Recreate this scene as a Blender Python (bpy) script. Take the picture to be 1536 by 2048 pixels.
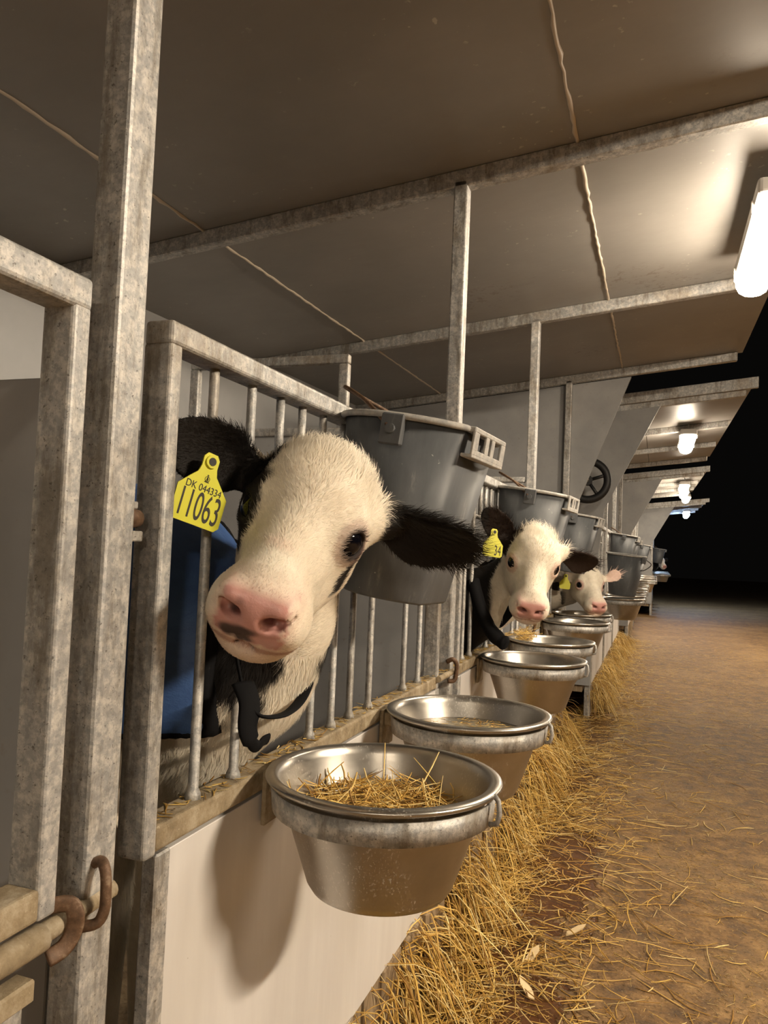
import bpy, bmesh, math, random
import numpy as np
from mathutils import Vector, Matrix
random.seed(7); rng = np.random.default_rng(7)
for o in list(bpy.data.objects): bpy.data.objects.remove(o)
scn = bpy.context.scene
COL = scn.collection

# ------------------------------------------------------------ camera
yaw, pitch, roll = map(math.radians, (19.6, 2.65, 2.4))
fwd = Vector((-math.sin(yaw)*math.cos(pitch), math.cos(yaw)*math.cos(pitch), math.sin(pitch)))
rgt = Vector((math.cos(yaw), math.sin(yaw), 0)); upv = rgt.cross(fwd)
R_ = rgt*math.cos(roll)+upv*math.sin(roll); U_ = -rgt*math.sin(roll)+upv*math.cos(roll)
cd = bpy.data.cameras.new('camera'); cam = bpy.data.objects.new('camera', cd); COL.objects.link(cam)
cam.matrix_world = Matrix((( R_.x, U_.x, -fwd.x, .46), (R_.y, U_.y, -fwd.y, 0), (R_.z, U_.z, -fwd.z, .98), (0, 0, 0, 1)))
cd.sensor_fit = 'VERTICAL'; cd.sensor_height = 36; cd.sensor_width = 27; cd.lens = 1538/2048*36
cd.clip_start = .01; cd.clip_end = 200
scn.camera = cam
# ------------------------------------------------------------ world (night) and exposure
w = bpy.data.worlds.new('night'); scn.world = w; w.use_nodes = True
w.node_tree.nodes['Background'].inputs[0].default_value = (.5, .45, .4, 1)
w.node_tree.nodes['Background'].inputs[1].default_value = .004
vs = scn.view_settings
vs.view_transform = 'Standard'; vs.look = 'None'; vs.gamma = 1; vs.use_curve_mapping = False
vs.exposure = 0.27
LAMP_STRENGTH = 75.0          # emission of the strip lamps
WARM = (1.0, .84, .64); COLD = (.50, .68, 1.0)

# ------------------------------------------------------------ material helpers
MATS = {}
def mat(name, col=(.5, .5, .5), rough=.5, metal=0., spec=.5, build=None):
    if name in MATS: return MATS[name]
    m = bpy.data.materials.new(name); m.use_nodes = True
    nt = m.node_tree; b = nt.nodes['Principled BSDF']
    b.inputs['Base Color'].default_value = (*col, 1); b.inputs['Roughness'].default_value = rough
    b.inputs['Metallic'].default_value = metal; b.inputs['Specular IOR Level'].default_value = spec
    if build: build(nt, b)
    MATS[name] = m; return m
def N(nt, t, **kw):
    n = nt.nodes.new(t)
    for k, v in kw.items():
        if k in n.inputs: n.inputs[k].default_value = v
        else: setattr(n, k, v)
    return n
def coords(nt, scale=(1, 1, 1), world=True):
    mp = N(nt, 'ShaderNodeMapping'); mp.inputs['Scale'].default_value = scale
    if world:
        g = N(nt, 'ShaderNodeNewGeometry'); nt.links.new(g.outputs['Position'], mp.inputs['Vector'])
    else:
        g = N(nt, 'ShaderNodeTexCoord'); nt.links.new(g.outputs['Object'], mp.inputs['Vector'])
    return mp.outputs[0]
def noise(nt, vec, scale, detail=4, rough=.55, dist=0):
    n = N(nt, 'ShaderNodeTexNoise'); n.inputs['Scale'].default_value = scale; n.inputs['Detail'].default_value = detail
    n.inputs['Roughness'].default_value = rough; n.inputs['Distortion'].default_value = dist
    nt.links.new(vec, n.inputs['Vector']); return n.outputs['Fac']
def ramp(nt, fac, stops):
    r = N(nt, 'ShaderNodeValToRGB'); e = r.color_ramp.elements
    while len(e) < len(stops): e.new(.5)
    for i, (p, c) in enumerate(stops):
        e[i].position = p; e[i].color = (*c, 1) if len(c) == 3 else c
    nt.links.new(fac, r.inputs['Fac']); return r.outputs['Color']
def mixc(nt, fac, a, b, blend='MIX'):
    m = N(nt, 'ShaderNodeMix', data_type='RGBA', blend_type=blend)
    for i, v in ((0, fac), (6, a), (7, b)):
        if hasattr(v, 'is_linked') or hasattr(v, 'node'): nt.links.new(v, m.inputs[i])
        else: m.inputs[i].default_value = v if i == 0 else (*v, 1)
    return m.outputs[2]
def math_(nt, op, a, b=0., clamp=False):
    m = N(nt, 'ShaderNodeMath', operation=op, use_clamp=clamp)
    for i, v in ((0, a), (1, b)):
        if hasattr(v, 'node'): nt.links.new(v, m.inputs[i])
        else: m.inputs[i].default_value = v
    return m.outputs[0]
def sstep(nt, v, lo, hi):
    m = N(nt, 'ShaderNodeMapRange', interpolation_type='SMOOTHSTEP')
    nt.links.new(v, m.inputs[0]); m.inputs[1].default_value = lo; m.inputs[2].default_value = hi
    return m.outputs[0]
def bump(nt, b, h, strength=.3, dist=.002):
    n = N(nt, 'ShaderNodeBump'); n.inputs['Strength'].default_value = strength; n.inputs['Distance'].default_value = dist
    nt.links.new(h, n.inputs['Height']); nt.links.new(n.outputs[0], b.inputs['Normal'])
def g1(v): return (v, v, v)

def b_galv(nt, b):
    v = coords(nt)
    vo = N(nt, 'ShaderNodeTexVoronoi'); vo.inputs['Scale'].default_value = 260; nt.links.new(v, vo.inputs['Vector'])
    sp = N(nt, 'ShaderNodeSeparateColor'); nt.links.new(vo.outputs['Color'], sp.inputs[0])
    c = ramp(nt, sp.outputs[0], [(0, (.33, .335, .335)), (1, (.45, .45, .445))])
    n1 = noise(nt, v, 75, 8, .75); n2 = noise(nt, coords(nt, (1, 1, .22)), 26, 8, .75); n3 = noise(nt, v, 240, 4, .65); n4 = noise(nt, v, 5, 5, .6)
    c = mixc(nt, sstep(nt, n1, .44, .62), c, (.64, .62, .58))
    c = mixc(nt, math_(nt, 'MULTIPLY', sstep(nt, n2, .46, .66), .75), c, (.17, .145, .11))
    c = mixc(nt, math_(nt, 'MULTIPLY', sstep(nt, n4, .50, .72), .45), c, (.24, .17, .09))
    c = mixc(nt, math_(nt, 'MULTIPLY', sstep(nt, n3, .61, .68), .7), c, (.07, .06, .045))
    nt.links.new(c, b.inputs['Base Color'])
    nt.links.new(ramp(nt, n1, [(.3, g1(.38)), (.7, g1(.62))]), b.inputs['Roughness'])
    bump(nt, b, math_(nt, 'ADD', n3, math_(nt, 'MULTIPLY', n1, .6)), .35, .0015)
GALV = mat('galvanised_steel', rough=.5, metal=.35, build=b_galv)
def b_galvd(nt, b):
    v = coords(nt)
    n1 = noise(nt, v, 30, 6, .7); n2 = noise(nt, v, 7, 8, .7); n3 = noise(nt, v, 220, 4, .6)
    c = ramp(nt, n1, [(.3, (.15, .115, .07)), (.5, (.30, .235, .145)), (.75, (.50, .43, .32))])
    c = mixc(nt, math_(nt, 'MULTIPLY', sstep(nt, n2, .5, .7), .7), c, (.16, .12, .07))
    c = mixc(nt, math_(nt, 'MULTIPLY', sstep(nt, n3, .62, .72), .6), c, (.60, .52, .38))
    nt.links.new(c, b.inputs['Base Color']); bump(nt, b, n3, .6, .002)
GALVD = mat('dirt_caked_steel', rough=.75, metal=.05, build=b_galvd)
def b_steel(nt, b):
    v = coords(nt, (1, 1, 1), True)
    vz = coords(nt, (1, 1, 3), True)
    n1 = noise(nt, v, 9, 5, .6); n2 = noise(nt, vz, 60, 4, .6); n3 = noise(nt, v, 420, 3, .6); n4 = noise(nt, coords(nt, (2.2, 2.2, 1)), 190, 2, .5)
    c = ramp(nt, n1, [(.3, (.40, .375, .335)), (.7, (.52, .49, .445))])
    spots = math_(nt, 'MULTIPLY', sstep(nt, n3, .62, .68), sstep(nt, n1, .46, .62))
    spots = math_(nt, 'MULTIPLY', spots, .75)
    c = mixc(nt, math_(nt, 'MULTIPLY', spots, .8), c, (.72, .70, .66))
    st = math_(nt, 'MULTIPLY', math_(nt, 'MULTIPLY', sstep(nt, n4, .60, .66), sstep(nt, n1, .47, .56)), .8)
    c = mixc(nt, st, c, (.70, .67, .62))
    nt.links.new(c, b.inputs['Base Color'])
    r = ramp(nt, n2, [(.3, g1(.29)), (.7, g1(.36))])
    r = mixc(nt, math_(nt, 'MAXIMUM', spots, st), r, g1(.45))
    nt.links.new(r, b.inputs['Roughness'])
    nt.links.new(math_(nt, 'SUBTRACT', 1.0, math_(nt, 'MULTIPLY', math_(nt, 'MAXIMUM', spots, st), .6)), b.inputs['Metallic'])
STEEL = mat('stainless_steel', rough=.25, metal=1., build=b_steel)
def b_bucket(nt, b):
    v = coords(nt, (1, 1, .22), False)
    n1 = noise(nt, v, 40, 6, .65); n2 = noise(nt, coords(nt, (1, 1, 1), False), 130, 4, .6)
    c = ramp(nt, n1, [(.3, (.075, .082, .090)), (.7, (.125, .132, .140))])
    c = mixc(nt, math_(nt, 'MULTIPLY', sstep(nt, n1, .60, .75), .40), c, (.40, .39, .37))
    c = mixc(nt, math_(nt, 'MULTIPLY', sstep(nt, n2, .70, .76), .6), c, (.62, .60, .55))
    nt.links.new(c, b.inputs['Base Color']); nt.links.new(ramp(nt, n1, [(.3, g1(.42)), (.7, g1(.6))]), b.inputs['Roughness'])
BUCKET = mat('grey_bucket_plastic', rough=.45, build=b_bucket)
def b_rim(nt, b):
    v = coords(nt, (1, 1, 1), False); n = noise(nt, v, 60, 5, .7)
    nt.links.new(ramp(nt, n, [(.35, (.30, .30, .295)), (.65, (.52, .50, .46))]), b.inputs['Base Color'])
BRIM = mat('scuffed_bucket_rim', rough=.6, build=b_rim)
def b_white(nt, b):
    v = coords(nt, (1, 1, .15)); n1 = noise(nt, v, 26, 6, .6); n2 = noise(nt, coords(nt), 70, 3, .6); n3 = noise(nt, coords(nt), 3, 3, .5)
    c = ramp(nt, n1, [(.3, (.63, .605, .59)), (.7, (.70, .68, .66))])
    c = mixc(nt, math_(nt, 'MULTIPLY', sstep(nt, n2, .76, .80), .8), c, (.16, .10, .06))
    c = mixc(nt, math_(nt, 'MULTIPLY', sstep(nt, n3, .5, .75), .25), c, (.52, .47, .38))
    nt.links.new(c, b.inputs['Base Color'])
WHITE = mat('white_panel', rough=.42, build=b_white)
def b_grey(nt, b):
    v = coords(nt); n1 = noise(nt, v, 5, 5, .6); n2 = noise(nt, v, 60, 4, .6)
    c = ramp(nt, n1, [(.3, (.27, .275, .28)), (.7, (.36, .36, .36))])
    c = mixc(nt, math_(nt, 'MULTIPLY', sstep(nt, n2, .60, .78), .4), c, (.20, .16, .10))
    nt.links.new(c, b.inputs['Base Color'])
GREY = mat('grey_panel', rough=.5, build=b_grey)
def b_wall(nt, b):
    v = coords(nt); n1 = noise(nt, v, 3, 5, .6)
    nt.links.new(ramp(nt, n1, [(.3, (.36, .365, .37)), (.7, (.44, .44, .44))]), b.inputs['Base Color'])
WALLM = mat('pale_grey_wall_panel', rough=.5, build=b_wall)
def b_ceil(nt, b):
    v = coords(nt); n1 = noise(nt, v, 2.2, 6, .6); n2 = noise(nt, v, 55, 3, .5); n3 = noise(nt, v, 4.5, 5, .7); n4 = noise(nt, coords(nt, (.3, 1, 1)), 40, 4, .6)
    c = ramp(nt, n1, [(.3, (.235, .225, .210)), (.7, (.31, .295, .275))])
    c = mixc(nt, math_(nt, 'MULTIPLY', n4, .25), c, (.19, .17, .15))
    c = mixc(nt, math_(nt, 'MULTIPLY', math_(nt, 'MULTIPLY', sstep(nt, n2, .66, .71), sstep(nt, n3, .50, .62)), .6), c, (.60, .57, .50))
    c = mixc(nt, math_(nt, 'MULTIPLY', math_(nt, 'MULTIPLY', sstep(nt, noise(nt, v, 30, 5, .75), .52, .62), sstep(nt, noise(nt, v, 1.7, 2, .5), .62, .72)), .6), c, (.12, .085, .05))
    nt.links.new(c, b.inputs['Base Color']); bump(nt, b, n4, .08, .002)
CEIL = mat('ceiling_panel', rough=.42, build=b_ceil)
def b_floor(nt, b):
    v = coords(nt); sep = N(nt, 'ShaderNodeSeparateXYZ'); nt.links.new(v, sep.inputs[0])
    n1 = noise(nt, v, 1.6, 6, .6); n2 = noise(nt, v, 14, 8, .7); n3 = noise(nt, v, 90, 5, .65); n4 = noise(nt, v, 2.6, 4, .6, .6)
    c = ramp(nt, n2, [(.32, (.062, .032, .011)), (.5, (.205, .112, .038)), (.68, (.41, .25, .100))])
    c = mixc(nt, math_(nt, 'MULTIPLY', sstep(nt, n1, .42, .68), .5), c, (.37, .235, .10))
    c = mixc(nt, math_(nt, 'MULTIPLY', sstep(nt, n3, .52, .64), .65), c, (.075, .042, .015))
    c = mixc(nt, math_(nt, 'MULTIPLY', sstep(nt, noise(nt, v, 150, 3, .5), .64, .70), .6), c, (.52, .40, .20))
    wets = None
    for px, py, rx, ry in ((.20, 2.45, .13, .42), (.10, 1.98, .09, .22), (.24, 1.72, .07, .16), (.17, 4.65, .10, .55), (.12, 3.55, .10, .35)):
        vm = N(nt, 'ShaderNodeVectorMath', operation='SUBTRACT'); nt.links.new(v, vm.inputs[0]); vm.inputs[1].default_value = (px, py, 0)
        vd = N(nt, 'ShaderNodeVectorMath', operation='DIVIDE'); nt.links.new(vm.outputs[0], vd.inputs[0]); vd.inputs[1].default_value = (rx, ry, 1)
        vl = N(nt, 'ShaderNodeVectorMath', operation='LENGTH'); nt.links.new(vd.outputs[0], vl.inputs[0])
        wets = vl.outputs['Value'] if wets is None else math_(nt, 'MINIMUM', wets, vl.outputs['Value'])
    wets = math_(nt, 'ADD', wets, math_(nt, 'MULTIPLY', math_(nt, 'SUBTRACT', noise(nt, v, 9, 4, .6, .5), .5), 2.2))
    wet = math_(nt, 'SUBTRACT', 1.0, sstep(nt, wets, .85, 1.05))
    c = mixc(nt, math_(nt, 'MULTIPLY', wet, .85), c, (.075, .022, .006))
    nt.links.new(c, b.inputs['Base Color'])
    nt.links.new(mixc(nt, wet, ramp(nt, n2, [(.3, g1(.55)), (.7, g1(.8))]), g1(.16)), b.inputs['Roughness'])
    h = math_(nt, 'ADD', math_(nt, 'MULTIPLY', n2, .7), math_(nt, 'MULTIPLY', n3, .6))
    h = math_(nt, 'MULTIPLY', h, math_(nt, 'SUBTRACT', 1.0, math_(nt, 'MULTIPLY', wet, .85)))
    bump(nt, b, h, .9, .012)
FLOOR = mat('dirty_concrete', rough=.7, build=b_floor)
def b_wood(nt, b):
    v = coords(nt, (1, 1, .12)); n = noise(nt, v, 60, 6, .65, .4); n2 = noise(nt, coords(nt), 6, 4, .6)
    c = ramp(nt, n, [(.3, (.16, .105, .055)), (.55, (.34, .25, .15)), (.75, (.46, .37, .25))])
    c = mixc(nt, math_(nt, 'MULTIPLY', sstep(nt, n2, .45, .7), .5), c, (.10, .06, .03))
    nt.links.new(c, b.inputs['Base Color']); bump(nt, b, n, .5, .003)
WOOD = mat('weathered_wood', rough=.8, build=b_wood)
def b_rust(nt, b):
    n = noise(nt, coords(nt), 120, 5, .7)
    nt.links.new(ramp(nt, n, [(.3, (.07, .04, .022)), (.55, (.15, .085, .048)), (.75, (.30, .22, .15))]), b.inputs['Base Color'])
RUST = mat('rusty_steel', rough=.6, metal=.25, build=b_rust)
RUBBER = mat('black_rubber', (.012, .012, .013), .55)
STRAP = mat('black_strap', (.005, .005, .006), .8, spec=.15)
SEAL = mat('sealant', (.58, .50, .40), .55)
PLASTW = mat('lamp_housing_plastic', (.55, .53, .50), .45)
def b_attr(nt, b):
    a = N(nt, 'ShaderNodeAttribute', attribute_name='Col'); nt.links.new(a.outputs['Color'], b.inputs['Base Color'])
STRAW = mat('straw', rough=.6, spec=.35, build=b_attr)
FURS = mat('fur_strands', rough=.55, spec=.25, build=b_attr)
def b_skin(nt, b):
    a = N(nt, 'ShaderNodeAttribute', attribute_name='Col'); wt = N(nt, 'ShaderNodeAttribute', attribute_name='Wet')
    n = noise(nt, coords(nt), 420, 3, .6); n2 = noise(nt, coords(nt), 60, 4, .6)
    c = mixc(nt, math_(nt, 'MULTIPLY', math_(nt, 'SUBTRACT', 1, wt.outputs['Fac']), .22), a.outputs['Color'], ramp(nt, n2, [(.35, (.40, .34, .26)), (.65, g1(1))]), 'MULTIPLY')
    nt.links.new(c, b.inputs['Base Color'])
    nt.links.new(mixc(nt, wt.outputs['Fac'], g1(.75), g1(.24)), b.inputs['Roughness'])
    b.inputs['Subsurface Weight'].default_value = .08; b.inputs['Subsurface Radius'].default_value = (.006, .003, .002)
    b.inputs['Subsurface Scale'].default_value = 1.
    bump(nt, b, n, .25, .0012)
SKIN = mat('calf_hide', rough=.75, spec=.3, build=b_skin)
EYE = mat('eye', (.003, .003, .005), .03, spec=.35)
TAGY = mat('yellow_tag', (.62, .60, .03), .4)
TAGP = mat('tag_print', (.015, .012, .005), .6)
def b_blue(nt, b):
    v = coords(nt); n = noise(nt, v, 14, 5, .6, .5); n2 = noise(nt, v, 500, 2, .5)
    nt.links.new(ramp(nt, n, [(.3, (.035, .085, .24)), (.7, (.07, .165, .42))]), b.inputs['Base Color']); bump(nt, b, math_(nt, 'ADD', n, math_(nt, 'MULTIPLY', n2, .05)), .35, .012)
BLUE = mat('blue_jacket_cloth', rough=.55, build=b_blue)
def b_water(nt, b):
    n = noise(nt, coords(nt), 60, 5, .6); n2 = noise(nt, coords(nt), 130, 4, .6)
    c = ramp(nt, n, [(.3, (.20, .16, .09)), (.7, (.36, .31, .22))])
    c = mixc(nt, sstep(nt, n2, .58, .66), c, (.62, .56, .44))
    nt.links.new(c, b.inputs['Base Color']); bump(nt, b, n2, .3, .002)
WATER = mat('cloudy_water', rough=.12, build=b_water)
def emit(name, col, s):
    m = bpy.data.materials.new(name); m.use_nodes = True; b = m.node_tree.nodes['Principled BSDF']
    b.inputs['Base Color'].default_value = (.8, .8, .8, 1); b.inputs['Emission Color'].default_value = (*col, 1); b.inputs['Emission Strength'].default_value = s
    return m
GLOW_WARM = emit('warm_lamp_diffuser', WARM, LAMP_STRENGTH)
GLOW_FILL = emit('fill_lamp_diffuser', WARM, LAMP_STRENGTH*7.5)  # for the added unseen lamps, boosted to light calf and posts from the aisle
GLOW_FILL_DIM = emit('fill_dim_lamp_diffuser', WARM, LAMP_STRENGTH*5)  # weaker glow for the added lamp behind the camera
GLOW_COLD = emit('cold_lamp_diffuser', COLD, LAMP_STRENGTH*1.2)

# ------------------------------------------------------------ mesh helpers
def link(name, data, parent=None, m=None):
    o = bpy.data.objects.new(name, data); COL.objects.link(o)
    if parent: o.parent = parent
    if m and data and not data.materials: data.materials.append(m)
    return o
def thing(name, label, cat, loc=(0, 0, 0), group=None, kind=None):
    o = link(name, None); o.location = loc; o.empty_display_size = .05
    return tag(o, label, cat, group, kind)
def tag(o, label=None, cat=None, group=None, kind=None):
    if label: o['label'] = label
    if cat: o['category'] = cat
    if group: o['group'] = group
    if kind: o['kind'] = kind
    return o
def mesh_np(name, V, F, smooth=False):
    V = np.ascontiguousarray(V, np.float32); F = np.ascontiguousarray(F, np.int32)
    me = bpy.data.meshes.new(name); k = F.shape[1]
    me.vertices.add(len(V)); me.vertices.foreach_set('co', V.ravel())
    me.loops.add(F.size); me.loops.foreach_set('vertex_index', F.ravel())
    me.polygons.add(len(F)); me.polygons.foreach_set('loop_start', np.arange(0, F.size, k, dtype=np.int32))
    me.update(calc_edges=True)
    if smooth: me.polygons.foreach_set('use_smooth', np.ones(len(F), bool))
    return me
def set_col(me, C, name='Col'):
    a = me.attributes.new(name, 'FLOAT_COLOR', 'POINT')
    A = np.ones((len(C), 4), np.float32); A[:, :3] = C; a.data.foreach_set('color', A.ravel())
def set_f(me, v, name):
    a = me.attributes.new(name, 'FLOAT', 'POINT'); a.data.foreach_set('value', np.ascontiguousarray(v, np.float32))
class MB:
    """collects shapes into one mesh"""
    def __init__(s): s.bm = bmesh.new()
    def box(s, lo, hi, bev=0., seg=2, shear=None):
        vs_ = [s.bm.verts.new((x, y, z)) for x in (lo[0], hi[0]) for y in (lo[1], hi[1]) for z in (lo[2], hi[2])]
        fs = [(0, 1, 3, 2), (4, 6, 7, 5), (0, 4, 5, 1), (2, 3, 7, 6), (0, 2, 6, 4), (1, 5, 7, 3)]
        faces = [s.bm.faces.new([vs_[i] for i in f]) for f in fs]
        if shear:
            for v in vs_: v.co = shear(v.co)
        if bev > 0:
            es = list({e for f in faces for e in f.edges})
            bmesh.ops.bevel(s.bm, geom=es, offset=bev, segments=seg, affect='EDGES', profile=.5)
        return s
    def tube(s, pts, r, n=10, closed=False, cap=True, flat=None):
        pts = [Vector(p) for p in pts]; m = len(pts); rr = r if hasattr(r, '__len__') else [r]*m
        rings = []; prev = None
        for i, p in enumerate(pts):
            a = pts[(i-1) % m] if (closed or i > 0) else p; b = pts[(i+1) % m] if (closed or i < m-1) else p
            t = (b-a).normalized()
            if prev is None:
                ref = Vector((0, 0, 1)) if abs(t.z) < .9 else Vector((1, 0, 0)); u = t.cross(ref).normalized()
            else: u = (prev-t*prev.dot(t)).normalized()
            prev = u; v = t.cross(u)
            fu, fv = flat if flat else (1, 1)
            rings.append([s.bm.verts.new(p+(u*math.cos(2*math.pi*k/n)*fu+v*math.sin(2*math.pi*k/n)*fv)*rr[i]) for k in range(n)])
        for i in range(m if closed else m-1):
            A, B = rings[i], rings[(i+1) % m]
            for k in range(n):
                f = s.bm.faces.new((A[k], A[(k+1) % n], B[(k+1) % n], B[k])); f.smooth = True
        if cap and not closed:
            s.bm.faces.new(rings[0][::-1]); s.bm.faces.new(rings[-1])
        return s
    def lathe(s, prof, c=(0, 0, 0), n=48, close=False):
        rings = []
        for r, z in prof:
            rings.append([s.bm.verts.new((c[0]+r*math.cos(2*math.pi*k/n), c[1]+r*math.sin(2*math.pi*k/n), c[2]+z)) for k in range(n)] if r > 1e-6 else [s.bm.verts.new((c[0], c[1], c[2]+z))])
        L = len(rings)
        for i in range(L if close else L-1):
            A, B = rings[i], rings[(i+1) % L]
            for k in range(n):
                if len(A) == 1 and len(B) == 1: continue
                if len(A) == 1: f = s.bm.faces.new((A[0], B[(k+1) % n], B[k]))
                elif len(B) == 1: f = s.bm.faces.new((A[k], A[(k+1) % n], B[0]))
                else: f = s.bm.faces.new((A[k], A[(k+1) % n], B[(k+1) % n], B[k]))
                f.smooth = True
        return s
    def poly(s, pts, n, th):
        """polygon pts extruded along n by th"""
        n = Vector(n)*th; A = [s.bm.verts.new(p) for p in pts]; B = [s.bm.verts.new(Vector(p)+n) for p in pts]
        s.bm.faces.new(A[::-1]); s.bm.faces.new(B)
        for i in range(len(A)):
            j = (i+1) % len(A); s.bm.faces.new((A[i], A[j], B[j], B[i]))
        return s
    def mesh(s, name='m'):
        bmesh.ops.recalc_face_normals(s.bm, faces=s.bm.faces)
        me = bpy.data.meshes.new(name); s.bm.to_mesh(me); s.bm.free(); return me
    def build(s, name, m, parent=None): return link(name, s.mesh(name), parent, m)
CACHE = {}
def cached(key, fn, m):
    """mesh data shared between alike pieces"""
    if key not in CACHE:
        me = fn(); me.materials.append(m); CACHE[key] = me
    return CACHE[key]
def piece(name, key, fn, m, parent=None, loc=(0, 0, 0)):
    o = link(name, cached(key, fn, m), parent); o.location = loc; return o
ORD = ['first', 'second', 'third', 'fourth', 'fifth', 'sixth', 'seventh', 'eighth', 'ninth', 'tenth', 'eleventh', 'twelfth']
PITCH = 1.245
def zc(x, y, y0=1.79): return 1.925+.11*x+.02*(y-y0)
# ------------------------------------------------------------ lamps
def strip_lamp(loc, label, glow=GLOW_WARM, L=.68, hang=.09, slope=.11):
    t = thing('strip_lamp', label, 'lamp', loc, 'strip lamps under the roofs')
    def hous():
        b = MB(); b.box((-.058, -L/2, 0), (.058, L/2, .045), .012, 3); return b.mesh()
    def diff():
        prof = [(-.052, 0), (-.050, -.022), (-.040, -.042), (-.022, -.053), (0, -.056), (.022, -.053), (.040, -.042), (.050, -.022), (.052, 0)]
        b = MB(); st = [(-L/2+.004, .35), (-L/2+.01, .75), (-L/2+.03, 1), (L/2-.03, 1), (L/2-.01, .75), (L/2-.004, .35)]
        rows = [[b.bm.verts.new((x*(.8+.2*k), y, z*k)) for x, z in prof] for y, k in st]
        for i in range(len(rows)-1):
            for j in range(len(prof)-1):
                f = b.bm.faces.new((rows[i][j], rows[i][j+1], rows[i+1][j+1], rows[i+1][j])); f.smooth = True
            b.bm.faces.new((rows[i][0], rows[i+1][0], rows[i+1][-1], rows[i][-1]))
        b.bm.faces.new(rows[0]); b.bm.faces.new(rows[-1][::-1]); return b.mesh()
    def clip():
        return MB().box((-.063, -.009, -.014), (-.050, .009, .022), .002, 1).box((.050, -.009, -.014), (.063, .009, .022), .002, 1).mesh()
    def rod(): return MB().tube([(0, 0, .045), (0, 0, hang+.03)], .006, 8).mesh()
    piece('housing', ('lh', L), hous, PLASTW, t); piece('diffuser', ('ld', L, glow.name), diff, glow, t)
    for y in (-L*.36, L*.36):
        piece('clip', 'lc', clip, PLASTW, t, (0, y, 0)); piece('hanger_rod', ('lr', hang), rod, GALV, t, (0, y, 0))
    return t

# ------------------------------------------------------------ ground
fl = MB()
fl.bm.faces.new([fl.bm.verts.new(p) for p in ((-2.5, -8, 0), (14, -8, 0), (14, 45, 0), (-2.5, 45, 0))])
tag(fl.build('floor', FLOOR), 'brown dirty concrete feed aisle', None, None, 'structure')

# ------------------------------------------------------------ building pieces
PW, PD = .04, .035            # post width along the row, depth
RAIL_T, RAIL_B = (1.174, 1.20), (.668, .694)
BARS = [.749, .835, 1.051, 1.130, 1.207, 1.297, 1.496, 1.600]
SHORT = [.912, .979, 1.365, 1.43]
GX = -.0345                   # rear face of the gate tubes
def post(y, dx, ztop, label, zb=.0):
    h = round(ztop-zb, 3)
    def f(): return MB().box((-PD, 0, 0), (0, PW, h), .004, 2).mesh()
    o = piece('steel_post', ('post', h), f, GALV, None, (dx, y, zb))
    return tag(o, label, 'post', 'galvanised posts along the pens')
def beam(y, dx, y0, label, x0=-1.28, x1=.83, hgt=.045, wd=.036):
    def sh(c): return Vector((c.x, c.y, c.z+.11*c.x))
    def f(): return MB().box((x0, 0, -hgt), (x1, wd, 0), .003, 1, shear=sh).mesh()
    o = piece('ceiling_beam', ('beam', x0, x1, hgt, wd), f, GALV, None, (dx, y, zc(0, y, y0)))
    return tag(o, label, 'beam', 'galvanised beams under the roofs')
def gate(yo, dx, label, first=0):
    t = thing('pen_gate', label, 'gate', (dx, yo, 0), 'barred pen gates')
    y0, y1 = .642, 1.712
    def up():
        return MB().box((GX, 0, .665), (0, .020, RAIL_T[0]+.003), .004, 3).mesh()
    piece('gate_upright', 'gu', up, GALV, t, (0, y0, 0)); piece('gate_upright', 'gu', up, GALV, t, (0, y1-.020, 0))
    piece('top_rail', 'gtr', lambda: MB().box((GX+.0004, y0-.0006, RAIL_T[0]), (.0006, y1+.0006, RAIL_T[1]), .005, 3).mesh(), GALV, t)
    piece('bottom_rail', 'gbr', lambda: MB().box((GX, y0+.018, RAIL_B[0]), (0, y1-.018, RAIL_B[1]), .004, 3).mesh(), GALVD, t)
    def bar(): return MB().tube([(0, 0, RAIL_B[1]-.002), (0, 0, RAIL_B[1]+.006), (0, 0, RAIL_B[1]+.012), (0, 0, RAIL_T[0]-.012), (0, 0, RAIL_T[0]+.002)], [.0095, .0085, .0058, .0058, .0058], 12).mesh()
    for y in BARS: piece('bar', 'gb', bar, GALV, t, (-.0175, y, 0))
    def sbar(): return MB().tube([(0, 0, 1.075), (0, 0, RAIL_T[0]+.002)], .0058, 12).mesh()
    for y in SHORT: piece('short_bar', 'gsb', sbar, GALV, t, (-.0175, y, 0))
    for a, b_ in ((.835, 1.051), (1.297, 1.496)):
        piece('cross_bar', ('gcb', a), lambda: MB().tube([(-.0175, a, 1.078), (-.0175, b_, 1.078)], .0058, 10).mesh(), GALV, t)
    return t
def front_panel(yo, dx, label):
    t = thing('front_panel', label, 'panel', (dx, yo, 0), 'white panels below the gates')
    piece('panel_sheet', 'fps', lambda: MB().box((-.014, .690, .187), (-.004, 1.70, .6625), .0008, 1).mesh(), WHITE, t)
    for y in (.6655, 1.70):
        piece('edge_strip', 'fpe', lambda: MB().box((-.02, 0, .06), (-.002, .0245, .664), .002, 1).mesh(), GALV, t, (0, y, 0))
    return t
def plinth(yo, dx, label, seed):
    t = thing('wooden_plinth', label, 'plinth', (dx, yo, 0), 'boards under the white panels')
    r = random.Random(seed); y = .66; i = 0
    while y < 1.80:
        wd = r.uniform(.07, .15); top = .186; lean = r.uniform(-.008, .012); z0 = 0 if r.random() < .5 else r.uniform(.03, .07)
        b = MB(); b.box((-.030+lean, y, z0), (-.003+lean, y+wd, top), .004, 1); b.build('plank', WOOD, t); y += wd+r.uniform(.004, .035)
    return t
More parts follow.
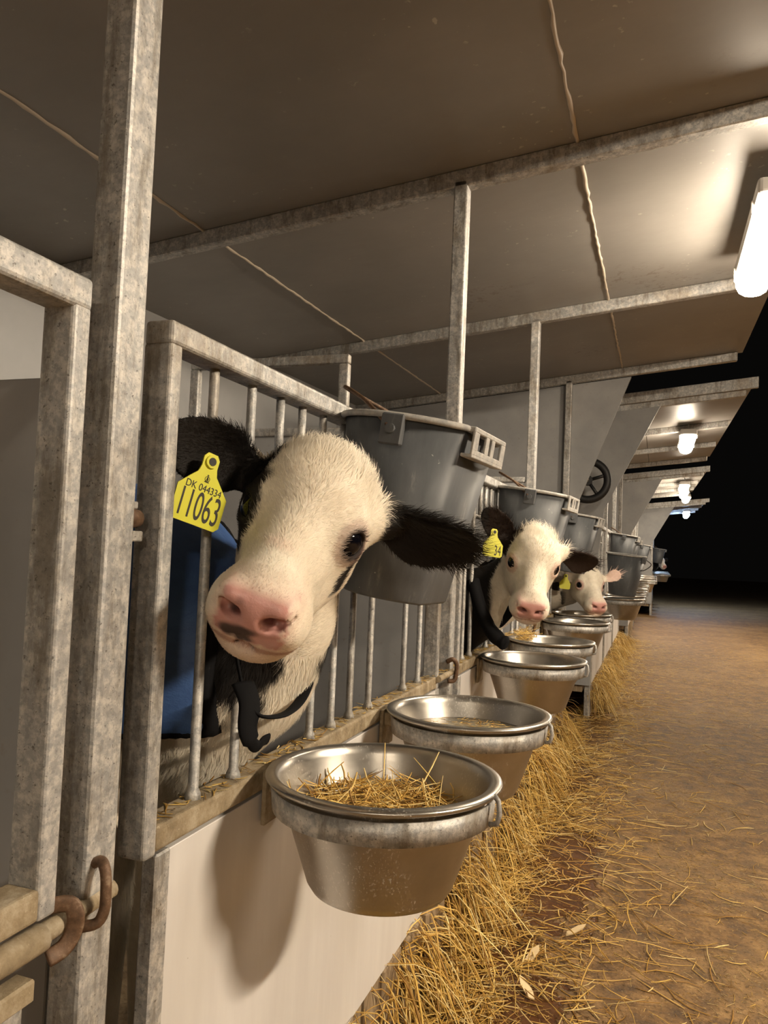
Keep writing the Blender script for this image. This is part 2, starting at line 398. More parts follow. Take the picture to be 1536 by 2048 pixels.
def partition(y, dx, label, top=1.262, rail=True, frame=False, thick=.02):
    t = thing('partition', label, 'partition', (dx, y, 0), 'grey partitions between pens')
    MB().box((-1.27, .010, .2), (-.045, .010+thick, top), .001, 1).build('partition_panel', GREY, t)
    if rail:
        MB().box((-1.27, .004, top), (-.040, .034, top+.022), .004, 2).build('partition_rail', GALV, t)
    if frame:
        MB().box((-.775, .008, top+.02), (-.748, .030, 1.452), .004, 2).build('frame_upright', GALV, t)
        MB().box((-.775, .008, 1.452), (-.30, .030, 1.476), .004, 2).build('frame_rail', GALV, t)
        MB().box((-.327, .008, top+.02), (-.30, .030, 1.452), .004, 2).build('frame_upright', GALV, t)
    return t
def wing(y, dx, y0, label, top_x, bot=(.166, 1.285), low=(.0, .72), mat_=GREY):
    o = MB().poly([(-1.28, y, .2), (low[0], y, .2), (low[0], y, low[1]), (bot[0], y, bot[1]), (top_x, y, zc(top_x, y, y0)-.047), (-1.28, y, zc(-1.28, y, y0)-.047)], (0, 1, 0), .022).build('wing_panel', mat_)
    o.location.x = dx
    return tag(o, label, 'panel', 'end panels of the pen blocks')
def bowl_ring(x, y, z, label, dxw):
    """galvanised hoop on a bracket; x, y, z is the centre of the bowl's rim plane, dxw the fence plane"""
    t = thing('bowl_ring', label, 'holder', (x, y, z), 'hoops holding the feed bowls')
    def hoop(): return MB().lathe([(.1315, -.036), (.1345, -.010), (.1375, -.010), (.1350, -.037)], n=64, close=True).mesh()
    piece('hoop', 'hoop', hoop, GALV, t)
    w_ = round(x-dxw, 3)
    def br():
        b = MB(); b.box((-w_, -.03, -.075), (-w_+.006, .03, -.008), .001, 1); b.box((-w_+.005, -.022, -.036), (-.124, .022, -.012), .002, 1); return b.mesh()
    piece('bracket', ('bbr', w_), br, GALVD, t)
    def hook():
        a = math.radians(-8); c = Vector((.1375*math.cos(a), .1375*math.sin(a), 0)); n = Vector((math.cos(a), math.sin(a), 0))
        return MB().tube([c+n*.0+Vector((0, 0, -.032)), c+n*.009+Vector((0, 0, -.030)), c+n*.012+Vector((0, 0, -.018)), c+n*.010+Vector((0, 0, -.004)), c+n*.004+Vector((0, 0, .002))], .0032, 8).mesh()
    piece('hook', 'hook', hook, GALV, t)
    return t
def bowl(x, y, z, label):
    def f():
        o = [(0, -.135), (.074, -.135), (.084, -.131), (.090, -.122), (.1285, -.010), (.1300, -.005), (.1420, -.003), (.1450, .000), (.1435, .0030), (.1330, .0045), (.1285, .001), (.1260, -.008), (.0885, -.120), (.082, -.129), (.072, -.1325), (0, -.1325)]
        return MB().lathe(o, n=72).mesh()
    o = piece('feed_bowl', 'bowl', f, STEEL, None, (x, y, z))
    return tag(o, label, 'bowl', 'stainless feed bowls')

def d_ring(r, n=40, flat=.80):
    """circle of radius r with a flat side towards +x"""
    out = []
    a0 = math.acos(flat)
    for k in range(n):
        a = a0+(2*math.pi-2*a0)*k/(n-1); out.append((r*math.cos(a), r*math.sin(a)))
    return out
BKH, BKR, BKB = .262, .121, .084
def bucket_mesh():
    b = MB(); lv = [(.0, BKB-.004), (.004, BKB), (BKH, BKR)]
    out = [[b.bm.verts.new((x, y, z)) for x, y in d_ring(r)] for z, r in lv]
    inn = [[b.bm.verts.new((x, y, z)) for x, y in d_ring(r-.004)] for z, r in ((BKH, BKR), (.008, BKB))]
    rows = out+inn; n = len(rows[0])
    for i in range(len(rows)-1):
        for k in range(n):
            f = b.bm.faces.new((rows[i][k], rows[i][(k+1) % n], rows[i+1][(k+1) % n], rows[i+1][k])); f.smooth = True
    b.bm.faces.new(rows[0][::-1]); b.bm.faces.new(rows[-1]); return b.mesh()
def bucket_rim():
    b = MB(); ring = d_ring(BKR+.004); pts = [(x, y, BKH) for x, y in ring]
    b.tube(pts, .0048, 8, closed=True); return b.mesh()
def bucket_lip():
    """slotted hooking flange on the flat side"""
    b = MB(); x0 = BKR*.80; hw = BKR*.60; x1 = x0+.012
    z1, z0 = BKH+.004, BKH-.036
    b.box((x0, -hw, z1-.008), (x1+.004, hw, z1), .0015, 1); b.box((x1, -hw, z0), (x1+.004, hw, z0+.008), .001, 1)
    for a, c in ((-hw, -hw*.72), (-hw*.28, -hw*.08), (hw*.08, hw*.28), (hw*.72, hw)): b.box((x1, a, z0+.007), (x1+.004, c, z1-.007), .0008, 1)
    b.box((x0-.002, -hw, z0-.004), (x1+.004, hw, z0+.001), .001, 1); return b.mesh()
def lug_mesh():
    return MB().box((-.017, -.006, -.030), (.017, .006, .014), .002, 1).tube([(0, -.012, -.008), (0, -.005, -.008)], .007, 10).mesh()
def bucket(M, label, handle=None, lugang=-math.pi/2, lip=True, group='grey feed buckets', hm=RUST):
    t = thing('feed_bucket', label, 'bucket', (0, 0, 0), group); t.matrix_world = M
    piece('bucket_body', 'bkb', bucket_mesh, BUCKET, t); piece('bucket_rim', 'bkr', bucket_rim, BRIM, t)
    if lip: piece('hook_flange', 'bkl', bucket_lip, BRIM, t)
    for a in (lugang, lugang+math.pi):
        r = BKR+.004
        o = piece('handle_lug', 'bklug', lug_mesh, BUCKET, t, (r*math.cos(a), r*math.sin(a), BKH-.012)); o.rotation_euler = (0, 0, a+math.pi/2)
    if handle:
        MB().tube(handle, .0032, 8).build('handle', hm, t)
    return t
def smooth_path(pts, n=6):
    P = [Vector(p) for p in pts]; out = []
    for i in range(len(P)-1):
        a = P[max(i-1, 0)]; b = P[i]; c = P[i+1]; d = P[min(i+2, len(P)-1)]
        for k in range(n):
            t = k/n; out.append(.5*((2*b)+(c-a)*t+(2*a-5*b+4*c-d)*t*t+(3*b-a-3*c+d)*t**3))
    out.append(P[-1]); return out
def tilt_matrix(loc, zrot, tilt_axis, tilt):
    return Matrix.Translation(loc) @ Matrix.Rotation(tilt, 4, Vector(tilt_axis)) @ Matrix.Rotation(zrot, 4, 'Z')
def hung_bucket(yo, dx, label):
    M = tilt_matrix((dx+.078, 1.135+yo, .906), math.radians(-6), (0, 1, 0), math.radians(8))
    lug = math.radians(-86); r = BKR+.013
    l1 = Vector((r*math.cos(lug), r*math.sin(lug), BKH-.020)); l2 = Vector((-r*math.cos(lug), -r*math.sin(lug), BKH-.020))
    ap = M.inverted() @ Vector((dx+.008, 1.075+yo, 1.222))
    m1 = l1.lerp(ap, .55)+Vector((0, 0, .006)); ap2 = M.inverted() @ Vector((dx+.004, 1.112+yo, 1.222)); m2 = l2.lerp(ap2, .5)+Vector((0, 0, .006))
    return bucket(M, label, smooth_path([l1, m1, ap, ap2, m2, l2], 5), lug)

def ceiling(y0, y1, dx, yref, label, xr=.858, bead=True, seed=1):
    t = thing('ceiling', label, None, (dx, 0, 0), None, 'structure')
    xs = [-1.32, -.752, .261, xr]; r = random.Random(seed)
    for a, b_ in zip(xs[:-1], xs[1:]):
        MB().poly([(a+.002, y0, zc(a+.002, y0, yref)), (b_-.002, y0, zc(b_-.002, y0, yref)), (b_-.002, y1, zc(b_-.002, y1, yref)), (a+.002, y1, zc(a+.002, y1, yref))], (0, 0, 1), .045).build('ceiling_panel', CEIL, t)
    if bead:
        for x in xs[1:3]:
            P = []; R = []; y = y0
            while y <= y1:
                P.append((x+r.uniform(-.002, .002), y, zc(x, y, yref)-.0005)); R.append(r.uniform(.0032, .0062)); y += .03
            MB().tube(P, R, 8).build('sealant_bead', SEAL, t)
    return t
def back_wall(y0, y1, dx, yref, label):
    o = MB().poly([(-1.28, y0, .0), (-1.28, y1, 0), (-1.28, y1, zc(-1.28, y1, yref)), (-1.28, y0, zc(-1.28, y0, yref))], (-1, 0, 0), .03).build('wall_back', WALLM)
    o.location.x = dx; return tag(o, label, None, None, 'structure')
def pen_floor(y0, y1, dx, label):
    o = MB().box((-1.28, y0, .155), (-.047, y1, .2)).build('floor', WOOD); o.name = 'floor_pens'; o.location.x = dx
    return tag(o, label, None, None, 'structure')

# ------------------------------------------------------------ nearest block of pens
P0 = .56
ceiling(-2.2, 4.335, 0, 1.79, 'brown grey panelled roof over the nearest pens')
back_wall(-2.2, 4.33, 0, 1.79, 'pale back wall of the nearest pens')
pen_floor(-2.2, 4.33, 0, 'raised floor of the nearest pens')
PLAB = ['galvanised post at the left edge with bolt keeper, closest to the camera', 'galvanised post behind the first grey hanging bucket', 'galvanised post behind the second grey hanging bucket', 'galvanised post in front of the nearest grey end panel']
BLAB = [None, 'widest roof beam crossing the upper picture above the first bucket', 'second roof beam, running to the bright strip lamp', 'third roof beam above the nearest grey end panel']
posts = []
for i in range(4):
    y = P0+PITCH*i
    posts.append(post(y, 0, zc(0, y)-.03, PLAB[i]))
    if i: beam(y, 0, 1.79, BLAB[i])
beam(P0-.0, 0, 1.79, 'roof beam over the leftmost post, above the camera')
for i, lab in enumerate(('gate with yellow tagged calf leaning out, nearest complete gate', 'second barred gate, with the calf tagged 34', 'third barred gate, with the pink nosed calf')):
    gate(PITCH*i, 0, lab)
    front_panel(PITCH*i, 0, ('white panel under the straw filled bowl, nearest', 'white panel under the second gate', 'white panel under the third gate')[i])
    plinth(PITCH*i, 0, 'rough boards holding up the %s white panel' % ORD[i], 11+i)
partition(P0, 0, 'dark grey partition behind the leftmost gate', 1.127, False, thick=.02)
partition(P0+PITCH, 0, 'grey partition behind the first calf, with raised frame', frame=True)
partition(P0+2*PITCH, 0, 'grey partition behind the second calf')
wing(P0+3*PITCH+.042, 0, 1.79, 'grey end panel with slanted front edge closing the nearest pens', .308, bot=(.070, 1.335), low=(-.02, 1.10))
# the gate at the left edge, cut by the picture
t0 = thing('pen_gate', 'gate cut off by the left picture edge, with rusty slide bolt', 'gate', (0, 0, 0), 'barred pen gates')
MB().box((GX, .506, .667), (0, .527, 1.174), .004, 3).build('gate_upright', GALV, t0)
MB().box((GX, -.55, RAIL_T[0]-.004), (.0006, .5275, RAIL_T[1]-.001), .005, 3).build('top_rail', GALV, t0)
MB().box((GX, -.55, RAIL_B[0]), (0, .508, RAIL_B[1]), .004, 3).build('bottom_rail', GALVD, t0)
MB().box((GX, -.55, .667), (0, -.53, 1.199), .005, 3).build('gate_upright', GALV, t0)
for k, y in enumerate((.20, .12, .04, -.04, -.12, -.2, -.28, -.36)):
    piece('bar', 'gb', None, GALV, t0, (-.0175, y, 0))
MB().tube(smooth_path([(-.004, .34, .652), (-.004, .47, .652), (-.004, .60, .658)], 3), .0085, 12).build('bolt_rod', GALVD, t0)
MB().tube([(-.004, .38, .652), (-.004, .515, .652)], .0115, 12).build('bolt_sleeve', GALVD, t0)
MB().tube(smooth_path([(-.006, .522, .673), (.006, .534, .673), (.012, .536, .664), (.011, .535, .650), (.008, .528, .640), (.004, .515, .637)], 4), .0042, 8, flat=(.45, 1.7)).build('bolt_bracket', RUST, t0)
MB().box((-.012, .46, .612), (.008, .50, .630), .002, 1).build('bolt_stop', GALVD, t0)
MB().box((-.020, .30, .30), (-.004, .475, .615), .001, 1).build('panel_sheet', WHITE, t0)
MB().box((-.022, .475, .06), (-.0, .497, .612), .002, 1).build('edge_strip', GALV, t0)
# U shaped keeper welded to the near post, hinge lug and hinge bolt
MB().tube(smooth_path([(.000, .030, -.002), (.008, .030, .001), (.016, .026, -.006), (.019, .024, -.022), (.019, .023, -.036), (.015, .020, -.046), (.004, .014, -.049), (0, .012, -.049)], 4), .0048, 10).build('bolt_keeper', RUST, posts[0]).location = (0, -.020, .694)
MB().tube([(0, 0, 0), (.0, .010, 0), (0, .022, 0)], [.010, .010, .0085], 12).build('hinge_pin', RUST, posts[0]).location = (-.012, .036, .998)
MB().box((-.03, .040, .976), (-.004, .058, .986), .001, 1).build('hinge_lug', GALV, posts[0])
MB().box((-.028, .040, 1.007), (-.008, .054, 1.014), .001, 1).build('hinge_nut', GALV, posts[0])
# bolt keepers at the far end of the gates
for i in range(2):
    k = posts[i+1]
    o = MB().tube(smooth_path([(-.004, -.012, .715), (.010, -.012, .722), (.018, -.006, .712), (.018, -.004, .690), (.014, -.006, .672), (.0, -.012, .670)], 4), .0055, 8).build('bolt_keeper', RUST, k)
    MB().tube([(.006, -.12, .690), (.006, .015, .690)], .007, 10).build('bolt_rod', GALVD, k)
for i, lab in enumerate(('first grey bucket, large, behind the black ear of the nearest calf', 'second grey bucket, above the calf tagged 34', 'third grey bucket, half hidden behind the second')):
    hung_bucket(PITCH*i, 0, lab)
# bowls
BW = [(.151, .908, .701), (.155, 1.345, .697), (.150, 2.135, .694), (.135, 2.625, .694), (.140, 3.400, .699), (.125, 3.86, .701)]
BLB = ['nearest stainless bowl, holding chopped straw', 'second stainless bowl, holding cloudy water', 'third stainless bowl, below the calf tagged 34', 'fourth stainless bowl, straw spilling at its back edge', 'fifth stainless bowl, in front of the pink nosed calf', 'sixth stainless bowl, right under the pink nose of the third calf']
for (x, y, z), lab in zip(BW, BLB):
    bowl(x, y, z, lab); bowl_ring(x, y, z, 'galvanised hoop around the %s bowl' % lab.split()[0], 0)
# ------------------------------------------------------------ further blocks
def far_block(n, Y0, npens, dx, lamps, cold=False, xr=.86, top_x=.36, bot=(.055, 1.27), name='second', bk=()):
    yr = 1.79+Y0-P0
    y1 = Y0+PITCH*npens+.04
    ceiling(Y0, y1, dx, yr, 'panelled roof of the %s block of pens' % name, xr, bead=False)
    back_wall(Y0, y1, dx, yr, 'pale back wall of the %s block of pens' % name); pen_floor(Y0, y1, dx, 'raised floor of the %s block of pens' % name)
    wing(Y0-.024, dx, yr, 'grey slanted end panel at the front of the %s block' % name, top_x, bot)
    o = MB().box((-1.3, Y0-.03, -.01), (xr+.03, Y0-.004, .055), .002, 1, shear=lambda c: Vector((c.x, c.y, c.z+.11*c.x))).build('roof_fascia', GALV); o.location = (dx, 0, zc(0, Y0, yr))
    tag(o, 'pale front edge board of the %s roof' % name, 'board')
    for i in range(npens+1):
        y = Y0+PITCH*i
        post(y, dx, round(zc(0, y, yr)-.03, 2), '%s post of the %s block of pens' % (ORD[i], name))
        beam(y, dx, yr, '%s roof beam of the %s block' % (ORD[i], name), x1=xr-.03)
    for i in range(npens):
        yo = Y0-P0+PITCH*i
        gate(yo, dx, '%s barred gate of the %s block' % (ORD[i], name)); front_panel(yo, dx, '%s white panel of the %s block' % (ORD[i], name)); plinth(yo, dx, 'boards under the %s panel of the %s block' % (ORD[i], name), 40+10*n+i)
        for k, yy in enumerate((.40, .83)):
            lab = '%s bowl of the %s block' % (ORD[2*i+k], name)
            bowl(dx+.155, yo+P0+yy, .715, 'stainless feed bowl, '+lab); bowl_ring(dx+.155, yo+P0+yy, .715, 'hoop around the '+lab, dx)
        if i in bk: hung_bucket(yo, dx, 'grey bucket hung on the %s gate of the %s block' % (ORD[i], name))
    for i, (x, y) in enumerate(lamps):
        strip_lamp((x, y, zc(x-dx, y, yr)-.10), '%s strip lamp under the roof of the %s block' % (ORD[i], name), GLOW_COLD if cold else GLOW_WARM)
far_block(2, 4.86, 3, .10, [(.66, 6.3)], name='second', bk=(1, 2))
far_block(3, 9.3, 3, .17, [(.76, 10.2), (.80, 11.5), (.88, 13.0)], name='third', top_x=.33, bot=(-.02, 1.20), bk=(1,), xr=.80)
far_block(4, 14.2, 3, .40, [(.98, 15.9), (1.04, 17.6)], cold=True, name='fourth', top_x=.33, bot=(-.05, 1.2), bk=(0,))
strip_lamp((.735, 2.42, 1.905), 'glaring strip lamp at the right edge, closest to the camera')
strip_lamp((.742, -2.3, 1.835), 'strip lamp behind the camera over the same pens')
# added fill lamps across the aisle, unseen, under an overhang added to carry them
o = MB().box((2.7, -7, 2.46), (5.2, 7, 2.52)).build('ceiling_added', CEIL); tag(o, 'added overhang carrying the fill lamps across the aisle, outside the picture', None, None, 'structure')
for i, (x, y) in enumerate(((2.95, .75), (3.1, -5.2), (3.1, 8.5))):
    strip_lamp((x, y, 2.37), 'added fill lamp under the opposite overhang, %s' % ('abreast of the camera', 'behind the camera', 'further along the aisle')[i], GLOW_FILL_DIM if i == 1 else GLOW_FILL)
# hose reel between the blocks
t = thing('hose_reel', 'black wheel shaped hose reel hanging between the two grey end panels', 'reel', (.072, 4.60, 1.42))
MB().tube([(.112*math.cos(a), 0, .112*math.sin(a)) for a in np.linspace(0, 2*math.pi, 40, endpoint=False)], .023, 10, closed=True).build('tyre', RUBBER, t)
MB().tube([(0, -.03, 0), (0, .03, 0)], .03, 16).build('hub', RUBBER, t)
for k in range(5):
    a = 2*math.pi*k/5+.3
    MB().tube([(.02*math.cos(a), 0, .02*math.sin(a)), (.115*math.cos(a), 0, .115*math.sin(a))], .010, 8).build('spoke', RUBBER, t)
MB().tube([(.01, 0, .13), (.012, 0, .30), (.012, 0, .50)], .006, 8).build('hanger_cord', RUBBER, t)
MB().tube([(0, -.242, 0), (0, 0, 0)], .012, 10).build('axle', GALV, t)
# bucket standing askew on the first bowl of the second block
bucket(tilt_matrix((.255, 5.235, .738), math.radians(60), (.4, 1, 0), math.radians(5)), 'grey bucket standing askew on the bowl beyond the pink nosed calf',
       smooth_path([(.02, -.139, BKH-.02), (.09, -.13, BKH-.05), (.15, -.02, BKH-.10), (.14, .08, BKH-.06), (.03, .139, BKH-.02)], 5), math.radians(-90), hm=BUCKET)
# ------------------------------------------------------------ calves: one continuous hide each, grown from a distance field
def vnoise(P, f, seed=0):
    """cheap smooth noise about -1..1"""
    r = np.random.default_rng(seed); out = np.zeros(len(P), np.float32)
    for k in range(6):
        d = r.normal(size=3); d /= np.linalg.norm(d); ph = r.uniform(0, 6.28)
        out += np.sin((P @ d)*f*(1+.37*k)+ph+1.3*np.sin((P @ np.roll(d, 1))*f*.8+ph*2))
    return out/3.2
def axis(lo, hi, flo, fhi, fine, coarse):
    a = np.arange(flo, lo, -coarse)[::-1]
    a = a[a < flo-1e-6]
    b = np.arange(flo, fhi, fine); c = np.arange(b[-1]+fine, hi, coarse)
    return np.concatenate([a, b, c]).astype(np.float32)
class Field:
    def __init__(s, xs, ys, zs):
        s.ax = (xs, ys, zs); s.D = np.full((len(xs), len(ys), len(zs)), .5, np.float32)
    def sl(s, lo, hi):
        return tuple(slice(max(np.searchsorted(a, l)-1, 0), np.searchsorted(a, h)+1) for a, l, h in zip(s.ax, lo, hi))
    def pts(s, sl):
        x, y, z = (a[q] for a, q in zip(s.ax, sl))
        G = np.empty((len(x), len(y), len(z), 3), np.float32)
        G[..., 0] = x[:, None, None]; G[..., 1] = y[None, :, None]; G[..., 2] = z[None, None, :]
        return G
    def add(s, f, c, rad, k=.02, op='u'):
        c = np.asarray(c, float); pad = rad+k+.02
        sl = s.sl(c-pad, c+pad)
        if any(q.stop-q.start < 2 for q in sl): return
        d = f(s.pts(sl)); a = s.D[sl]
        if op == 'u':
            h = np.maximum(k-np.abs(a-d), 0)/k; s.D[sl] = np.minimum(a, d)-h*h*k*.25
        else:
            d = -d; h = np.maximum(k-np.abs(a-d), 0)/k; s.D[sl] = np.maximum(a, d)+h*h*k*.25
def ell(c, r, M=None):
    c = np.asarray(c, np.float32); r = np.asarray(r, np.float32)
    def f(P):
        q = P-c
        if M is not None: q = q @ M
        p = q/r; k0 = np.linalg.norm(p, axis=-1); k1 = np.linalg.norm(p/r, axis=-1)+1e-9
        return k0*(k0-1)/k1
    return f
def cap(a, b, r1, r2):
    a = np.asarray(a, np.float32); b = np.asarray(b, np.float32); ba = b-a; L = float(ba @ ba)
    def f(P):
        pa = P-a; h = np.clip(pa @ ba/L, 0, 1); return np.linalg.norm(pa-h[..., None]*ba, axis=-1)-(r1+(r2-r1)*h)
    return f
def nets(F):
    xs, ys, zs = F.ax; D = F.D; S = D < 0
    any_ = np.zeros(tuple(n-1 for n in D.shape), np.uint8)
    corners = [(i, j, k) for i in (0, 1) for j in (0, 1) for k in (0, 1)]
    for i, j, k in corners: any_ += S[i:D.shape[0]-1+i, j:D.shape[1]-1+j, k:D.shape[2]-1+k]
    act = np.argwhere((any_ > 0) & (any_ < 8)); idx = np.full(any_.shape, -1, np.int32); idx[tuple(act.T)] = np.arange(len(act))
    acc = np.zeros((len(act), 3)); cnt = np.zeros(len(act))
    for a in range(3):
        for b in corners:
            if b[a]: continue
            e = list(b); e[a] = 1
            I0 = act+np.array(b); I1 = act+np.array(e)
            d0 = D[tuple(I0.T)]; d1 = D[tuple(I1.T)]; m = (d0 < 0) != (d1 < 0)
            t = np.where(m, d0/np.where(m, d0-d1, 1), 0)
            P0_ = np.stack([F.ax[q][I0[:, q]] for q in range(3)], 1); P1_ = np.stack([F.ax[q][I1[:, q]] for q in range(3)], 1)
            acc += np.where(m[:, None], P0_+(P1_-P0_)*t[:, None], 0); cnt += m
    V = acc/cnt[:, None]; faces = []
    for a in range(3):
        b, c = (a+1) % 3, (a+2) % 3
        n = list(D.shape)
        s0 = [slice(1, -1)]*3; s1 = [slice(1, -1)]*3; s0[a] = slice(0, n[a]-1); s1[a] = slice(1, n[a])
        m = S[tuple(s0)] != S[tuple(s1)]; fl_ = S[tuple(s0)]
        q = np.argwhere(m); 
        if not len(q): continue
        flip = fl_[tuple(q.T)]
        base = q.copy(); base[:, b] += 1; base[:, c] += 1
        def cid(db, dc):
            w_ = base.copy(); w_[:, b] -= db; w_[:, c] -= dc; return idx[tuple(w_.T)]
        quad = np.stack([cid(1, 1), cid(0, 1), cid(0, 0), cid(1, 0)], 1)
        quad[~flip] = quad[~flip][:, ::-1]; faces.append(quad)
    Fq = np.concatenate(faces); Fq = Fq[(Fq >= 0).all(1)]
    return V, Fq
def relax(V, Fq, it=2, lam=.5):
    E_ = np.concatenate([Fq[:, [0, 1]], Fq[:, [1, 2]], Fq[:, [2, 3]], Fq[:, [3, 0]]])
    for _ in range(it):
        s = np.zeros_like(V); c = np.zeros(len(V))
        np.add.at(s, E_[:, 0], V[E_[:, 1]]); np.add.at(c, E_[:, 0], 1); np.add.at(s, E_[:, 1], V[E_[:, 0]]); np.add.at(c, E_[:, 1], 1)
        V = V+lam*(s/np.maximum(c, 1)[:, None]-V)
    return V
def unit(v): v = np.asarray(v, float); return v/np.linalg.norm(v)
def ear_axes(base, tip, nhint):
    a = np.asarray(tip, float)-base; L = np.linalg.norm(a); a = a/L; n = np.asarray(nhint, float); n = unit(n-a*(n @ a)); return a, n, np.cross(n, a), L
def ear_prof(u):
    uu = np.clip(u, 0, 1)
    return (.42+.58*np.minimum(uu/.42, 1)**.9)*np.sqrt(np.maximum(1-np.maximum((uu-.42)/.58, 0)**2.3, 0))
def ear(base, tip, nhint, W, bend=.10, cup=.018, th=.0045):
    a, n, v, L = ear_axes(base, tip, nhint); base = np.asarray(base)
    def f(P):
        q = P-base; u = (q @ a)/L; vv = q @ v; ww = q @ n
        w0 = bend*L*4*u*(1-u)-cup*(1-np.minimum((vv/W)**2, 1.3))*np.clip(1.2-u, 0, 1)
        pr = W*ear_prof(u)
        return np.maximum(np.maximum(np.abs(ww-w0)-th*(1-.35*np.clip(u, 0, 1)), (np.abs(vv)-pr)*.85), np.maximum(-u*L-.012, (u-1)*L))
    return f
def dump(v): return tuple(float(x) for x in v)
BLACK = np.array((.012, .010, .009)); WHT = np.array((.88, .81, .68)); PINK = np.array((.60, .315, .28)); DKPINK = np.array((.10, .03, .028))
def mix(C, col, m): return C*(1-m[:, None])+np.asarray(col)*m[:, None]
def sm(x, a, b):
    t = np.clip((x-a)/(b-a), 0, 1); return t*t*(3-2*t)

def calf(name, label, Rm, t, s, ears, neck, torso, legs, paint, fine, coarse, hedge=.04, fur=20000, fur_scale=1., eyes=True, extra=()):
    """Rm, t, s: head pose (columns: calf's right-to-left, forward, up); ears: two (base, tip, normal, width); neck: points with radii; torso: list of ellipsoids"""
    Rm = np.asarray(Rm, float); t = np.asarray(t, float)
    Wd = lambda p: Rm @ (np.asarray(p, float)*s)+t
    Em = np.array([t-.16, t+.16]+[np.asarray(e[1]) for e in ears]); flo = Em.min(0)-.02; fhi = Em.max(0)+.02
    B = np.array([p for p, r in neck]+[c for c, r in torso]+[p for l in legs for p in l[:2]]); R0 = max(max(r) for c, r in torso)
    lo = np.minimum(B.min(0)-R0-.03, flo); hi = np.maximum(B.max(0)+R0+.03, fhi)
    F = Field(*[axis(lo[i], hi[i], flo[i], fhi[i], fine, coarse) for i in range(3)])
    # torso, neck, legs
    for c, r in torso: F.add(ell(c, r), c, max(r), .10)
    for (p, r), (q, r2) in zip(neck[:-1], neck[1:]):
        p = np.array(p); q = np.array(q); F.add(cap(p, q, r, r2), (p+q)/2, np.linalg.norm(q-p)/2+max(r, r2), .05)
    for p, q, r, r2 in legs:
        p = np.array(p); q = np.array(q); F.add(cap(p, q, r, r2), (p+q)/2, np.linalg.norm(q-p)/2+max(r, r2), .03)
    for c, r, k in extra: F.add(ell(c, r), c, max(r), k)
    # head
    def E(c, r, k=.02, op='u', M=None):
        F.add(ell(Wd(c), np.array(r)*s, Rm if M is None else Rm @ M), Wd(c), max(r)*s, k, op)
    def Cp(a, b, r1, r2, k=.02, op='u'):
        A, B_ = Wd(a), Wd(b); F.add(cap(A, B_, r1*s, r2*s), (A+B_)/2, np.linalg.norm(A-B_)/2+max(r1, r2)*s, k, op)
    E((0, -.045, .022), (.066, .072, .062), .03)                       # skull
    E((0, -.020, .042), (.050, .056, .044), .03)                       # forehead
    E((0, -.068, .048), (.046, .032, .030), .03)                       # poll
    Cp((0, -.02, -.012), (0, .090, -.052), .056, .037, .03)            # face
    Cp((0, .0, .030), (0, .105, -.026), .026, .024, .03)               # nose bridge
    for sx in (1, -1):
        E((sx*.044, .000, .010), (.024, .030, .028), .025)             # orbit
        E((sx*.036, -.030, -.030), (.026, .046, .042), .03)            # cheek
        Cp((sx*.028, -.045, -.056), (sx*.014, .085, -.086), .028, .022, .03)  # jaw
        E((sx*.026, .102, -.066), (.026, .034, .030), .02)             # lips
        Cp((sx*.062, -.055, .018), (sx*.084, -.066, .022), .024, .020, .025)  # ear root
    E((0, .112, -.052), (.043, .034, .034), .02)                       # muzzle
    E((0, .126, -.048), (.032, .022, .026), .012)                      # nose pad
    E((0, .088, -.098), (.032, .040, .018), .018)                      # chin
    for sx in (1, -1):
        E((sx*.026, .136, -.040), (.013, .012, .012), .012)            # nostril wing
        E((sx*.031, .128, -.062), (.013, .014, .012), .012)
    Cp((-.042, .090, -.088), (0, .134, -.089), .0030, .0030, .006, 's')  # mouth line
    Cp((.042, .090, -.088), (0, .134, -.089), .0030, .0030, .006, 's')
    for sx in (1, -1):
        Cp((sx*.0165, .149, -.054), (sx*.0245, .140, -.0510), .0080, .0070, .004, 's')   # nostrils
        Cp((sx*.0245, .146, -.0500), (sx*.036, .136, -.041), .0058, .0034, .004, 's')
    EY = {}
    for sx in (1, -1):
        c = np.array((sx*.0500, .009, .007)); od = unit((sx*.86, .48, .10)); EY[sx] = (c, od)
        E(c, (.0205,)*3, .012)                                          # lids
        fw = unit(np.cross((0, 0, 1), od)); 
        if fw[1] < 0: fw = -fw
        M = np.stack([fw, od, np.cross(fw, od)], 1)
        E(c+od*.018+fw*.001, (.0170, .0170, .0140), .003, 's', M)
    for e in ears:
        F.add(ear(*e[:4], **(e[4] if len(e) > 4 else {})), (np.asarray(e[0])+np.asarray(e[1]))/2, .11*s, .010)
    V, Fq = nets(F); V = relax(V, Fq, 2, .45)
    Lc = ((V-t) @ Rm)/s
    eu = []
    for e in ears:
        a, n, v, L = ear_axes(np.asarray(e[0]), e[1], e[2]); q = V-np.asarray(e[0]); u = q @ a/L; on = (np.abs(q @ v) < e[3]*1.15) & (np.abs(q @ n) < .045) & (u > -.1) & (u < 1.1)
        eu.append(np.where(on, u, -1))
    C, wet = paint(V, Lc, eu)
    me = mesh_np(name+'_hide', V, Fq, True); set_col(me, C); set_f(me, wet, 'Wet')
    root = thing(name, label, 'calf', (float(torso[0][0][0]), float(torso[0][0][1]), .2), 'calves looking out of the pens')
    body = link('calf_body', me, root, SKIN); body.matrix_parent_inverse = Matrix.Translation(-Vector(root.location))
    inv = Matrix.Translation(-Vector(root.location))
    if eyes:
        for sx in (1, -1):
            c, od = EY[sx]; p = Wd(c); b = MB(); bmesh.ops.create_uvsphere(b.bm, u_segments=24, v_segments=16, radius=.0192*s)
            for f in b.bm.faces: f.smooth = True
            o = b.build('eye', EYE, root); o.location = Vector(p)-Vector(root.location)
